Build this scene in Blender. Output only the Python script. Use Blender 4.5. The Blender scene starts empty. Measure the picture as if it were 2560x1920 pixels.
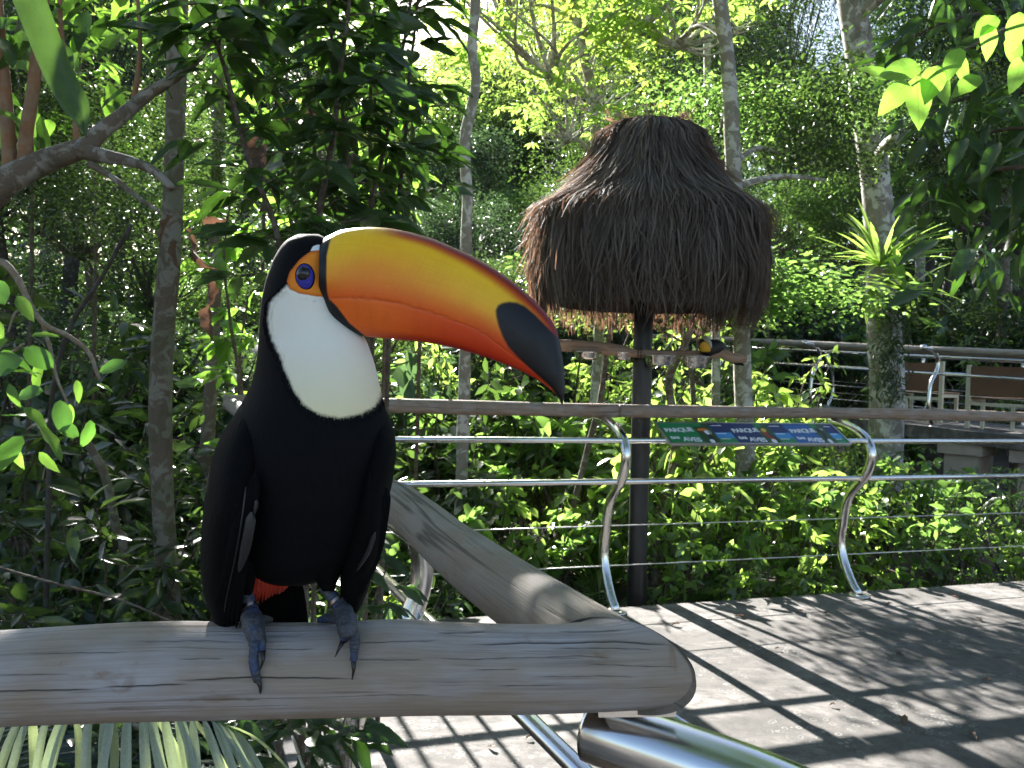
import bpy, math, random
import numpy as np
from mathutils import Matrix, Vector
R = math.radians
sc = bpy.context.scene
C = sc.collection
rng = np.random.default_rng(7)
random.seed(7)

# ---------------------------------------------------------------- camera
FPX = 2130.0                      # focal length in pixels of the 2560 x 1920 photograph
PITCH, ROLL = R(1.08), R(1.8)
EYE = np.array((0.0, 0.0, 1.36))
_F = np.array((0, math.cos(PITCH), -math.sin(PITCH)))
_R0 = np.array((1.0, 0, 0)); _U0 = np.array((0, math.sin(PITCH), math.cos(PITCH)))
_R = math.cos(ROLL)*_R0 + math.sin(ROLL)*_U0
_U = math.cos(ROLL)*_U0 - math.sin(ROLL)*_R0
cam = bpy.data.cameras.new('camera')
cam.sensor_width = 36; cam.lens = 36*FPX/2560
cam.clip_start = 0.02; cam.clip_end = 500
cam.dof.use_dof = True; cam.dof.focus_distance = 0.64; cam.dof.aperture_fstop = 38
co = bpy.data.objects.new('camera', cam)
co.matrix_world = Matrix((( _R[0], _U[0], -_F[0], EYE[0]), (_R[1], _U[1], -_F[1], EYE[1]), (_R[2], _U[2], -_F[2], EYE[2]), (0, 0, 0, 1)))
C.objects.link(co); sc.camera = co

def ray(px, py): return _F + (px-1280)/FPX*_R - (py-960)/FPX*_U
def pt(px, py, d): return EYE + ray(px, py)*d
def at_z(px, py, z):
    r = ray(px, py); return EYE + r*((z-EYE[2])/r[2])
def proj(p):
    q = np.asarray(p)-EYE; d = q@_F
    return 1280+FPX*(q@_R)/d, 960-FPX*(q@_U)/d, d

# ---------------------------------------------------------------- light
SUN_EL, SUN_AZ = R(28.5), R(-21)     # azimuth measured clockwise from +Y
w = bpy.data.worlds.new('World'); sc.world = w; w.use_nodes = True
nt = w.node_tree
sky = nt.nodes.new('ShaderNodeTexSky'); sky.sky_type = 'NISHITA'; sky.sun_disc = False
sky.sun_elevation = SUN_EL; sky.sun_rotation = SUN_AZ; sky.air_density = 1.0; sky.dust_density = 1.5
nt.links.new(sky.outputs[0], nt.nodes['Background'].inputs[0])
nt.nodes['Background'].inputs[1].default_value = 0.05
sl = bpy.data.lights.new('sun', 'SUN'); sl.energy = 5.0; sl.angle = R(0.53); sl.color = (1.0, 0.97, 0.925)
so = bpy.data.objects.new('sun', sl); C.objects.link(so)
SUN = np.array((math.sin(SUN_AZ)*math.cos(SUN_EL), math.cos(SUN_AZ)*math.cos(SUN_EL), math.sin(SUN_EL)))
so.rotation_euler = Vector(SUN).to_track_quat('Z', 'Y').to_euler()
so.location = Vector(SUN*30)
vs = sc.view_settings
vs.view_transform = 'Standard'; vs.look = 'None'; vs.gamma = 1; vs.exposure = 2.55; vs.use_curve_mapping = False
sc.cycles.use_denoising = True
sc.cycles.use_adaptive_sampling = True; sc.cycles.adaptive_threshold = 0.03
sc.cycles.max_bounces = 6; sc.cycles.diffuse_bounces = 3; sc.cycles.glossy_bounces = 3
sc.cycles.transmission_bounces = 6; sc.cycles.transparent_max_bounces = 8
sc.cycles.sample_clamp_indirect = 8.0
sc.cycles.caustics_reflective = False; sc.cycles.caustics_refractive = False

# ---------------------------------------------------------------- helpers
def new_obj(name, me, parent=None, origin=None):
    o = bpy.data.objects.new(name, me); C.objects.link(o)
    if parent is not None:
        o.parent = parent
        o.matrix_parent_inverse = Matrix.Translation(parent.location).inverted() if origin is None else Matrix()
    return o
def tag(o, label=None, cat=None, group=None, kind=None):
    if label: o['label'] = label
    if cat: o['category'] = cat
    if group: o['group'] = group
    if kind: o['kind'] = kind
    return o
def thing(name, loc, label, cat, group=None):
    o = bpy.data.objects.new(name, None); C.objects.link(o); o.location = Vector(loc)
    o.empty_display_size = .05
    return tag(o, label, cat, group)
def mk(name, V, F, mat, smooth=True, attrs=None):
    """mesh data from vertices and faces (list of tuples or an (n,k) array); attrs: name -> per-vertex float / vec3 / rgba"""
    V = np.asarray(V, dtype=np.float32).reshape(-1, 3)
    me = bpy.data.meshes.new(name)
    if isinstance(F, np.ndarray):
        n, k = F.shape
        me.vertices.add(len(V)); me.vertices.foreach_set('co', V.ravel())
        me.loops.add(n*k); me.loops.foreach_set('vertex_index', F.astype(np.int32).ravel())
        me.polygons.add(n)
        me.polygons.foreach_set('loop_start', np.arange(0, n*k, k, dtype=np.int32))
        me.polygons.foreach_set('loop_total', np.full(n, k, dtype=np.int32))
        me.update(calc_edges=True)
    else:
        me.from_pydata(V.tolist(), [], [tuple(int(i) for i in f) for f in F])
    if smooth: me.polygons.foreach_set('use_smooth', np.ones(len(me.polygons), dtype=bool))
    for k, a in (attrs or {}).items():
        a = np.asarray(a, dtype=np.float32)
        if a.ndim == 1: t = me.attributes.new(k, 'FLOAT', 'POINT'); t.data.foreach_set('value', a)
        elif a.shape[1] == 3: t = me.attributes.new(k, 'FLOAT_VECTOR', 'POINT'); t.data.foreach_set('vector', a.ravel())
        else: t = me.attributes.new(k, 'FLOAT_COLOR', 'POINT'); t.data.foreach_set('color', a.ravel())
    if mat: me.materials.append(mat)
    me.update()
    return me
def part(name, V, F, mat, parent=None, smooth=True, attrs=None):
    return new_obj(name, mk(name, V, F, mat, smooth, attrs), parent)
class MB:
    """collects pieces of one part"""
    def __init__(s): s.V = []; s.F = []; s.A = []; s.n = 0
    def add(s, V, F, co=None):
        V = np.asarray(V, float); s.V.append(V)
        s.F += [tuple(int(i)+s.n for i in f) for f in F]; s.n += len(V)
        s.A.append(np.asarray(co, float) if co is not None else V)
        return s
    def build(s, name, mat, parent=None, smooth=True):
        return part(name, np.concatenate(s.V), s.F, mat, parent, smooth, {'co': np.concatenate(s.A)})
    def mesh(s, name, mat, smooth=True):
        return mk(name, np.concatenate(s.V), s.F, mat, smooth, {'co': np.concatenate(s.A)})
def norm(v):
    v = np.asarray(v, float); return v/(np.linalg.norm(v, axis=-1, keepdims=True)+1e-12)
def spline(P, m):
    """Catmull-Rom through rows of P, m samples"""
    P = np.asarray(P, float); n = len(P)
    if n < 3: return np.array([P[0]+(P[-1]-P[0])*t for t in np.linspace(0, 1, m)])
    Q = np.vstack([2*P[0]-P[1], P, 2*P[-1]-P[-2]])
    out = []
    for t in np.linspace(0, n-1-1e-9, m):
        i = int(t); f = t-i; a, b, c, d = Q[i], Q[i+1], Q[i+2], Q[i+3]
        out.append(.5*(2*b+(c-a)*f+(2*a-5*b+4*c-d)*f*f+(3*b-a-3*c+d)*f**3))
    return np.array(out)
def tube(P, r, n=12, cap=True, wob=0.0, seed=0, flat=1.0):
    P = np.asarray(P, float); m = len(P); r = np.broadcast_to(np.asarray(r, float), (m,))
    T = norm(np.gradient(P, axis=0))
    u = np.cross(T[0], (0, 0, 1.0) if abs(T[0][2]) < .9 else (1.0, 0, 0)); u = norm(u)
    s = np.concatenate([[0], np.cumsum(np.linalg.norm(np.diff(P, axis=0), axis=1))])
    rg = np.random.default_rng(seed); ph = rg.uniform(0, 6.28, 8); fr = rg.uniform(.6, 2.2, 4)
    th = np.linspace(0, 2*math.pi, n, endpoint=False)
    V = []; A = []
    rm = float(np.mean(r))
    for i in range(m):
        u = norm(u-T[i]*(u@T[i])); v = np.cross(T[i], u)
        k = 1+wob*(np.sin(2*th+ph[0]+s[i]*fr[0]/rm*.12)+.7*np.sin(3*th+ph[1]-s[i]*fr[1]/rm*.1)+.6*np.sin(s[i]*fr[2]/rm*.25+ph[2])+.4*np.sin(5*th+ph[3]+s[i]*fr[3]/rm*.2))
        rr = r[i]*k
        V.append(P[i]+np.outer(rr*np.cos(th), u)+np.outer(rr*np.sin(th)*flat, v))
        A.append(np.stack([np.full(n, s[i]), r[i]*np.cos(th), r[i]*np.sin(th)], 1))
    V = np.concatenate(V); A = np.concatenate(A)
    F = [(i*n+j, i*n+(j+1) % n, (i+1)*n+(j+1) % n, (i+1)*n+j) for i in range(m-1) for j in range(n)]
    if cap: F += [tuple(range(n-1, -1, -1)), tuple((m-1)*n+j for j in range(n))]
    return V, F, A
def tube_part(name, P, r, mat, parent=None, n=12, wob=0.0, seed=0, smooth=True):
    V, F, A = tube(P, r, n, True, wob, seed)
    return part(name, V, F, mat, parent, smooth, {'co': A})
def box(c, h, ax=None):
    """box with centre c, half sizes h, axes rows of ax"""
    ax = np.eye(3) if ax is None else np.asarray(ax, float)
    V = [np.asarray(c)+sx*h[0]*ax[0]+sy*h[1]*ax[1]+sz*h[2]*ax[2] for sx in (-1, 1) for sy in (-1, 1) for sz in (-1, 1)]
    F = [(0, 1, 3, 2), (4, 6, 7, 5), (0, 4, 5, 1), (2, 3, 7, 6), (0, 2, 6, 4), (1, 5, 7, 3)]
    return np.array(V), F
def bar(a, b, w, t, up=(0, 0, 1)):
    a = np.asarray(a, float); b = np.asarray(b, float); x = norm(b-a); y = norm(np.cross(up, x)); z = np.cross(x, y)
    return box((a+b)/2, (np.linalg.norm(b-a)/2, w/2, t/2), (x, y, z))
def ellipsoid(c, ax, nu=20, nv=12):
    """ax: three axis vectors"""
    V = []; F = []
    for i in range(nv+1):
        p = math.pi*i/nv
        for j in range(nu):
            q = 2*math.pi*j/nu
            V.append(np.asarray(c)+math.sin(p)*math.cos(q)*ax[0]+math.sin(p)*math.sin(q)*ax[1]+math.cos(p)*ax[2])
    for i in range(nv):
        for j in range(nu): F.append((i*nu+j, i*nu+(j+1) % nu, (i+1)*nu+(j+1) % nu, (i+1)*nu+j))
    return np.array(V), F

# ---------------------------------------------------------------- materials
class NT:
    def __init__(s, name):
        s.m = bpy.data.materials.new(name); s.m.use_nodes = True; s.t = s.m.node_tree
        s.b = s.t.nodes['Principled BSDF']; s.out = s.t.nodes['Material Output']
    def n(s, ty, **kw):
        x = s.t.nodes.new('ShaderNode'+ty)
        for k, v in kw.items():
            if k in x.inputs.keys() if not isinstance(k, int) else True: s.set(x, k, v)
            else: setattr(x, k, v)
        return x
    def set(s, x, k, v):
        if isinstance(v, bpy.types.NodeSocket): s.t.links.new(v, x.inputs[k])
        elif isinstance(v, bpy.types.Node): s.t.links.new(v.outputs[0], x.inputs[k])
        else: x.inputs[k].default_value = v
    def attr(s, name): return s.n('Attribute', attribute_name=name)
    def scale(s, vec, xyz):
        x = s.n('Mapping'); s.set(x, 'Vector', vec); x.inputs['Scale'].default_value = xyz; return x.outputs[0]
    def noise(s, vec, scale=5., detail=4., rough=.55, dist=0.):
        x = s.n('TexNoise'); 
        if vec is not None: s.set(x, 'Vector', vec)
        x.inputs['Scale'].default_value = scale; x.inputs['Detail'].default_value = detail
        x.inputs['Roughness'].default_value = rough; x.inputs['Distortion'].default_value = dist
        return x.outputs[0]
    def ramp(s, fac, stops, interp='LINEAR'):
        x = s.n('ValToRGB'); s.set(x, 'Fac', fac); e = x.color_ramp.elements; x.color_ramp.interpolation = interp
        while len(e) < len(stops): e.new(.5)
        for el, (p, c) in zip(e, stops):
            el.position = p; el.color = (c, c, c, 1) if isinstance(c, (int, float)) else (*c, 1)
        return x.outputs[0]
    def mix(s, fac, a, b, mode='MIX'):
        x = s.n('Mix', data_type='RGBA', blend_type=mode)
        for k, v in ((0, fac), (6, a), (7, b)):
            if isinstance(v, tuple) and len(v) == 3: v = (*v, 1)
            s.set(x, k, v)
        return x.outputs[2]
    def math(s, op, a, b=0.0, c=None):
        x = s.n('Math', operation=op); s.set(x, 0, a); s.set(x, 1, b)
        if c is not None: s.set(x, 2, c)
        return x.outputs[0]
    def bump(s, h, strength=.3, dist=.01):
        x = s.n('Bump'); s.set(x, 'Height', h); x.inputs['Strength'].default_value = strength; x.inputs['Distance'].default_value = dist
        s.set(s.b, 'Normal', x.outputs[0]); return x.outputs[0]
    def P(s, **kw):
        for k, v in kw.items():
            k = k.replace('_', ' ')
            if isinstance(v, tuple) and len(v) == 3 and 'Radius' not in k: v = (*v, 1)
            s.set(s.b, k, v)
        return s.m
def plain(name, col, rough=.6, metal=0., var=.15, scale=40., bump=.0, spec=.5):
    t = NT(name); g = t.n('TexCoord').outputs['Object']
    n = t.noise(g, scale, 4)
    c = t.mix(n, tuple(x*(1-var) for x in col), tuple(min(1, x*(1+var)) for x in col))
    if bump: t.bump(n, bump, .01)
    return t.P(Base_Color=c, Roughness=rough, Metallic=metal, Specular_IOR_Level=spec)

def m_leaf(name, dark, light, trans, tr=.42, rough=.36, spec=.5, spots=0.0, veins=False):
    """leaf: glossy top, translucent body; colour varies from leaf to leaf with the attribute tint"""
    t = NT(name); a = t.attr('tint').outputs['Fac']
    oi = t.n('ObjectInfo').outputs['Random']
    f = t.math('MULTIPLY_ADD', oi, .35, t.math('MULTIPLY', a, .75))
    c = t.mix(f, dark, light)
    ct = t.mix(f, trans, tuple(min(1, x*1.25) for x in trans))
    g = t.n('TexCoord').outputs['Object']
    nz = t.noise(g, 60, 3)
    c = t.mix(t.ramp(nz, [(.35, 0), (.75, .35)]), c, tuple(x*1.8 for x in light))
    if veins:
        sx = t.n('SeparateXYZ'); t.set(sx, 0, g); ax_ = t.math('ABSOLUTE', sx.outputs[0])
        rib = t.ramp(ax_, [(.005, 1), (.013, 0)]); w_ = t.math('SINE', t.math('MULTIPLY', t.math('SUBTRACT', sx.outputs[1], t.math('MULTIPLY', ax_, .8)), 62.0))
        vn = t.math('MAXIMUM', rib, t.math('MULTIPLY', t.ramp(w_, [(.86, 0), (.97, 1)]), .45))
        c = t.mix(t.math('MULTIPLY', vn, .6), c, tuple(x*2.0 for x in light)); ct = t.mix(t.math('MULTIPLY', vn, .55), ct, tuple(x*.45 for x in trans))
        nz = t.math('ADD', nz, t.math('MULTIPLY', w_, .25))
    if spots:
        k = t.ramp(t.noise(g, 25, 5), [(.60, 0), (.72, spots)])
        c = t.mix(k, c, (.16, .10, .04)); ct = t.mix(k, ct, (.20, .11, .03))
    t.bump(nz, .25, .004)
    m = t.P(Base_Color=c, Roughness=rough, Specular_IOR_Level=spec)
    tl = t.n('BsdfTranslucent'); t.set(tl, 'Color', ct)
    mx = t.n('MixShader'); t.set(mx, 0, tr); t.t.links.new(t.b.outputs[0], mx.inputs[1]); t.t.links.new(tl.outputs[0], mx.inputs[2])
    t.t.links.new(mx.outputs[0], t.out.inputs[0])
    return m
def m_wood(name, c0, c1, crack=.7, fine_=.3, ckf_=.45, stretch=(1.6, 26, 26), stain=(.20, .12, .06), grey=(.42, .41, .44)):
    """weathered log: coordinates straightened along the log (attribute co)"""
    t = NT(name); v = t.attr('co').outputs['Vector']
    gr = t.noise(t.scale(v, stretch), 6, 6, .65)
    fine = t.noise(t.scale(v, (1.1, 60, 60)), 7, 5, .65)
    big = t.noise(t.scale(v, (6, 14, 14)), 1.6, 3)
    c = t.mix(gr, c0, c1)
    c = t.mix(t.ramp(big, [(.42, 0), (.66, .75)]), c, grey)
    c = t.mix(t.ramp(fine, [(.3, fine_), (.6, 0)]), c, tuple(x*.55 for x in c0))
    sp = t.noise(t.scale(v, (22, 30, 30)), 1.2, 4, .6, .6)
    c = t.mix(t.ramp(sp, [(.64, 0), (.74, .6)]), c, stain)
    ck = t.noise(t.scale(v, (.45, 34, 34)), 1.0, 2, .5); ck2 = t.noise(t.scale(v, (.9, 90, 90)), 1.0, 2, .5)
    ckm = t.ramp(ck, [(.482, 0), (.498, crack), (.502, crack), (.518, 0)])
    gate = t.ramp(t.noise(t.scale(v, (3, 12, 12)), 1.1, 2), [(.44, 0), (.52, 1)])
    ckm = t.math('MULTIPLY', ckm, gate)
    ckf = t.math('MULTIPLY', t.ramp(ck2, [(.46, 0), (.5, ckf_), (.54, 0)]), t.ramp(t.noise(t.scale(v, (7, 22, 22)), 1.3, 2), [(.5, 0), (.6, 1)]))
    ckm = t.math('MAXIMUM', ckm, ckf)
    ckm = t.math('MAXIMUM', ckm, t.attr('crk').outputs['Fac'])
    c = t.mix(ckm, c, (.03, .024, .02))
    h = t.math('SUBTRACT', t.math('MULTIPLY_ADD', gr, .5, t.math('MULTIPLY', fine, .5)), t.math('MULTIPLY', ckm, 1.6))
    t.bump(h, .5, .0035)
    return t.P(Base_Color=c, Roughness=.72, Specular_IOR_Level=.35)
def m_bark(name, c0, c1, lichen=(.42, .42, .36), lf=.5, moss=(.10, .12, .05), mf=.4, sc_=6.):
    t = NT(name); v = t.attr('co').outputs['Vector']
    n1 = t.noise(t.scale(v, (1.5, 6, 6)), sc_, 6, .65); n2 = t.noise(v, sc_*1.3, 5, .6, .8); n3 = t.noise(v, sc_*.6, 3)
    c = t.mix(n1, c0, c1)
    c = t.mix(t.ramp(n2, [(.50, 0), (.56, lf)]), c, lichen)
    c = t.mix(t.ramp(n3, [(.5, 0), (.62, mf)]), c, moss)
    t.bump(t.math('ADD', n1, t.math('MULTIPLY', n2, .4)), .5, .01)
    return t.P(Base_Color=c, Roughness=.85, Specular_IOR_Level=.25)
def m_steel(name, rough=.16, col=(.72, .71, .70)):
    t = NT(name); v = t.attr('co').outputs['Vector']
    f = t.noise(t.scale(v, (2, 300, 300)), 4, 3); d = t.noise(v, 18, 4)
    t.bump(f, .05, .0005)
    return t.P(Base_Color=col, Metallic=1.0, Roughness=t.ramp(d, [(.3, rough*.75), (.75, rough*1.7)]))
M = {}
M['log'] = m_wood('log_wood', (.25, .195, .15), (.41, .345, .285), crack=.30, fine_=.34, ckf_=.30)
M['log2'] = m_wood('log_wood_grey', (.17, .142, .108), (.29, .25, .20), crack=.75, grey=(.27, .255, .235), fine_=.25, ckf_=.4)
M['rail'] = m_wood('rail_wood', (.22, .145, .10), (.40, .30, .23), grey=(.36, .32, .29))
M['farrail'] = m_wood('far_rail_wood', (.24, .20, .17), (.42, .36, .31), grey=(.36, .34, .32))
M['branch'] = m_wood('branch_wood', (.26, .15, .09), (.50, .34, .23), grey=(.45, .33, .25))
M['steel'] = m_steel('steel', .17)
M['cable'] = m_steel('cable_steel', .35, (.55, .54, .52))
M['bowl'] = m_steel('bowl_steel', .2, (.55, .54, .53))
M['blackpole'] = plain('black_painted_pole', (.012, .012, .014), .42, 0, .3, 30, .05)
def concrete():
    t = NT('concrete'); g = t.n('TexCoord').outputs['Object']
    n1 = t.noise(g, 1.1, 6, .62, .3); n2 = t.noise(g, 14, 6, .7); n3 = t.noise(t.scale(g, (1, 2.6, 1)), .9, 5, .65, .8); n4 = t.noise(g, 70, 3)
    c = t.mix(n1, (.085, .078, .072), (.155, .142, .131))
    c = t.mix(t.ramp(n3, [(.50, 0), (.60, .7)]), c, (.25, .23, .215))
    c = t.mix(t.ramp(n2, [(.30, .8), (.52, 0)]), c, (.055, .052, .049))
    c = t.mix(t.ramp(t.noise(g, 4.5, 6, .7, 1.2), [(.46, 0), (.62, .55)]), c, (.07, .066, .06))
    c = t.mix(t.ramp(t.noise(g, 120, 2), [(.62, 0), (.70, .7)]), c, (.03, .028, .026))
    v = t.n('TexVoronoi'); t.set(v, 'Vector', g); v.inputs['Scale'].default_value = 26
    ring = t.ramp(v.outputs['Distance'], [(.22, 0), (.30, .5), (.38, 0)])
    gate = t.ramp(t.noise(g, 2.2, 3), [(.52, 0), (.6, 1)])
    c = t.mix(t.math('MULTIPLY', ring, gate), c, (.42, .42, .38))
    t.bump(t.math('ADD', n2, t.math('MULTIPLY', n4, .5)), .35, .006)
    return t.P(Base_Color=c, Roughness=.88, Specular_IOR_Level=.3)
M['concrete'] = concrete()
M['pillar'] = plain('pillar_concrete', (.40, .34, .30), .9, 0, .25, 6, .2)
def soil():
    t = NT('soil'); g = t.n('TexCoord').outputs['Object']
    n1 = t.noise(g, 3, 6, .65); n2 = t.noise(g, 30, 5, .7)
    c = t.mix(n1, (.035, .026, .018), (.10, .07, .045)); c = t.mix(t.ramp(n2, [(.5, 0), (.65, .6)]), c, (.15, .10, .06))
    t.bump(n2, .8, .03)
    return t.P(Base_Color=c, Roughness=.95)
M['soil'] = soil()
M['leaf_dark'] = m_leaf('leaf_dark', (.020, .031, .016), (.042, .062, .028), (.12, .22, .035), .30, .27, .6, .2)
M['leaf_mid'] = m_leaf('leaf_mid', (.025, .046, .021), (.060, .098, .042), (.26, .47, .085), .43, .24, .7)
M['leaf_bright'] = m_leaf('leaf_bright', (.036, .066, .026), (.085, .130, .052), (.42, .64, .11), .48, .24, .7)
M['leaf_yellow'] = m_leaf('leaf_yellow', (.055, .090, .022), (.13, .165, .045), (.52, .70, .11), .48, .36, .45)
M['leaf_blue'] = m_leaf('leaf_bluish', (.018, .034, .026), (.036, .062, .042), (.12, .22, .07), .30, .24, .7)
M['leaf_grass'] = m_leaf('leaf_strap', (.028, .058, .020), (.080, .115, .035), (.24, .44, .06), .36, .32, .6)
M['leaf_dead'] = m_leaf('leaf_dead', (.07, .05, .038), (.14, .10, .075), (.16, .08, .045), .25, .6, .3)
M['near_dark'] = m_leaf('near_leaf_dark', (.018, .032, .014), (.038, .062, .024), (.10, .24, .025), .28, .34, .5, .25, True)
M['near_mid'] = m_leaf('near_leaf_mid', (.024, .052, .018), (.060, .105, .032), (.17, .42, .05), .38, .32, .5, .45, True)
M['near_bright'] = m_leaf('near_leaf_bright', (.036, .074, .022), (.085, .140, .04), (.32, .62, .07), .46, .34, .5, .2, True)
M['twig'] = m_bark('twig_bark', (.05, .035, .025), (.12, .085, .06), lf=.15, mf=.2, sc_=30)
M['twig_light'] = m_bark('light_twig_bark', (.16, .11, .07), (.30, .22, .15), lf=.25, mf=.1, sc_=30)
M['bark_pale'] = m_bark('pale_bark', (.20, .175, .145), (.36, .32, .28), (.60, .58, .54), .85, (.12, .12, .08), .25, 9)
M['bark_brown'] = m_bark('brown_bark', (.085, .065, .045), (.17, .135, .10), (.26, .26, .21), .55, (.07, .085, .03), .45, 10)
M['bark_dark'] = m_bark('dark_bark', (.03, .025, .02), (.075, .06, .05), (.14, .14, .12), .3, (.04, .05, .02), .4, 6)
M['bark_limb'] = m_bark('limb_bark', (.09, .068, .048), (.18, .14, .10), (.30, .28, .24), .7, (.06, .055, .035), .5, 14)
M['bark_orange'] = m_bark('orange_bark', (.20, .10, .05), (.32, .17, .09), (.30, .24, .18), .3, (.10, .09, .04), .2, 14)
# ================================================================ setting: deck, garden ground
LOGZ = pt(1300, 1660, .66)[2]                     # height of the handrail logs' axis
OFF, OFF1 = -.28, -.20                            # how far the logs hang outside the posts' feet
e2 = np.array((math.cos(R(18.5)), math.sin(R(18.5)), 0)); n2 = np.array((e2[1], -e2[0], 0))   # far edge railing: along, towards the deck
f0 = at_z(1557, 1530, 0.0)                        # foot of a post of the far edge railing
a_ = f0+n2*OFF; a_[2] = LOGZ
edge0 = f0-n2*.10                                 # deck's far edge
corner = pt(1553, 1657, .66); corner[2] = LOGZ
e1 = np.array((-math.sin(R(22.5)), math.cos(R(22.5)), 0)); n1 = np.array((e1[1], -e1[0], 0))  # side railing: along, towards the deck
c0 = corner-n1*OFF1; c0[2] = 0
# corner where the side railing meets the far railing
A_ = np.array([[e1[0], -e2[0]], [e1[1], -e2[1]]])
s_, t_ = np.linalg.solve(A_, (a_-corner)[:2]); meet = corner+e1*s_
ed = np.linalg.solve(A_, (edge0-(c0-n1*.10))[:2]); dcor = (c0-n1*.10)+e1*ed[0]
P_ = [dcor[:2], (dcor+e2*9.5)[:2], (dcor+e2*9.5)[:2]+np.array((2.0, -12)), np.array((-9, -9.0)), np.array((-9, .40)), (c0-n1*.10)[:2]+e1[:2]*-.28]
def slab(name, poly, z1, z0, mat, bev=.012):
    n = len(poly); poly = np.array(poly)
    c = poly.mean(0); inn = poly+norm(c-poly)*bev
    V = [(*p, z1) for p in inn]+[(*p, z1-bev) for p in poly]+[(*p, z0) for p in poly]
    F = [tuple(range(n))]+[(i, i+n, (i+1) % n+n, (i+1) % n) for i in range(n)]+[(i+n, i+2*n, (i+1) % n+2*n, (i+1) % n+n) for i in range(n)]
    F = [f[::-1] for f in F] if (poly[1][0]-poly[0][0])*(poly[2][1]-poly[1][1])-(poly[1][1]-poly[0][1])*(poly[2][0]-poly[1][0]) < 0 else F
    o = part(name, V, F, mat, None, False); return tag(o, kind='structure')
slab('deck_floor', P_, 0, -.22, M['concrete'])
def gz(x, y):
    """garden ground height"""
    left = 1/(1+np.exp((x+.6)/.5)); far = np.clip((y-8)/14, 0, 1)
    return -.42-.75*left*np.clip(1-(y-2)/16, .2, 1)+.9*far+.06*np.sin(x*1.7+y)+.05*np.sin(y*2.3-x*.8)
g = np.concatenate([np.linspace(-70, -12, 12), np.linspace(-11, 14, 60), np.linspace(16, 70, 12)])
h = np.concatenate([np.linspace(-60, -3, 8), np.linspace(-2, 22, 60), np.linspace(24, 110, 16)])
GX, GY = np.meshgrid(g, h); GZ = gz(GX, GY)
k = len(g); idx = np.arange(len(g)*len(h)).reshape(len(h), len(g))
Fq = np.stack([idx[:-1, :-1], idx[:-1, 1:], idx[1:, 1:], idx[1:, :-1]], -1).reshape(-1, 4)
tag(part('ground', np.stack([GX, GY, GZ], -1).reshape(-1, 3), Fq, M['soil']), kind='structure')

# ---------------------------------------------------------------- railings
PROF = [(-.34, 1.075), (-.29, 1.073), (-.19, 1.064), (-.073, 1.03), (.012, .985), (.059, .91), (.052, .828), (0, .736), (-.108, .629), (-.155, .525), (-.17, .412), (-.183, .34), (-.165, .223), (-.083, .085), (0, .004)]
POSTR = .029
def s_post(root, foot, n, scale=1.0, base=0.0, r=POSTR, seg=14, m=44, amp=1.0):
    q = spline(PROF, m)
    P = [np.asarray(foot)+np.asarray(n)*o*amp+np.array((0, 0, base+z*scale)) for o, z in q]
    p = tube_part('post', P, r, M['steel'], root, seg)
    V = []; F = []
    ths = np.linspace(0, 2*math.pi, 24, endpoint=False)
    for rr, z in ((r*2.1, .0005), (r*2.1, .007), (r*1.7, .011), (r*.8, .012)):
        V += [(foot[0]+rr*math.cos(t), foot[1]+rr*math.sin(t), base+z) for t in ths]
    for i in range(3): F += [(i*24+j, i*24+(j+1) % 24, (i+1)*24+(j+1) % 24, (i+1)*24+j) for j in range(24)]
    part('base_plate', V, F, M['cable'], p, True, {'co': np.array(V)})
    return p
def z_at(p, z): q = np.array(p, float); q[2] = z; return q
# --- far edge railing
far_r = thing('deck_railing', z_at(f0, 0), 'steel and log railing along the deck edge in front of the thatched shelter', 'railing')
def on2(px, off, z):            # point of the far edge railing seen at column px
    o = f0+n2*off; r0 = ray(px, 1020)
    A = np.array([[e2[0], -r0[0]], [e2[1], -r0[1]]]); s = np.linalg.solve(A, (EYE-o)[:2])[0]
    return z_at(o+e2*s, z)
def log_path(a, b, m, amp, seed, axis=2):
    rg = np.random.default_rng(seed); t = np.linspace(0, 1, m); P = a+np.outer(t, b-a)
    s = np.cross(norm(b-a), (0, 0, 1))
    P = P+np.outer(amp*np.sin(t*rg.uniform(3, 6)+rg.uniform(0, 6)), (0, 0, 1))+np.outer(amp*np.sin(t*rg.uniform(4, 8)+rg.uniform(0, 6)), s)
    return P
sA, sJ, sB = z_at(meet, LOGZ)-e2*.03, on2(1545, OFF, LOGZ), on2(2750, OFF, LOGZ-.01)
for q0, q1, r0, r1, sd in ((sA, sJ-e2*.003, .040, .041, 3), (sJ+e2*.003, sB, .0385, .036, 5)):
    P = log_path(q0, q1, 60, .006, sd)
    tube_part('handrail_log', P, np.linspace(r0, r1, 60)*(1+.04*np.sin(np.linspace(0, 13, 60))), M['rail'], far_r, 28, .018, sd)
for px in (1557, 2166, 2860):
    s_post(far_r, on2(px, 0, 0), n2)
s_post(far_r, z_at(meet, 0)-n2*OFF+e2*.12, n2)
for off, z, r in ((.03, .975, .017), (.0, .74, .017)):
    tube_part('rail_tube', np.linspace(z_at(meet-n2*OFF+n2*off, z), on2(2900, off, z), 3), r, M['steel'], far_r, 14)
for off, z in ((-.16, .46), (-.165, .225)):
    tube_part('cable', np.linspace(z_at(meet-n2*OFF+n2*off, z), on2(2900, off, z), 3), .0035, M['cable'], far_r, 8)
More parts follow.
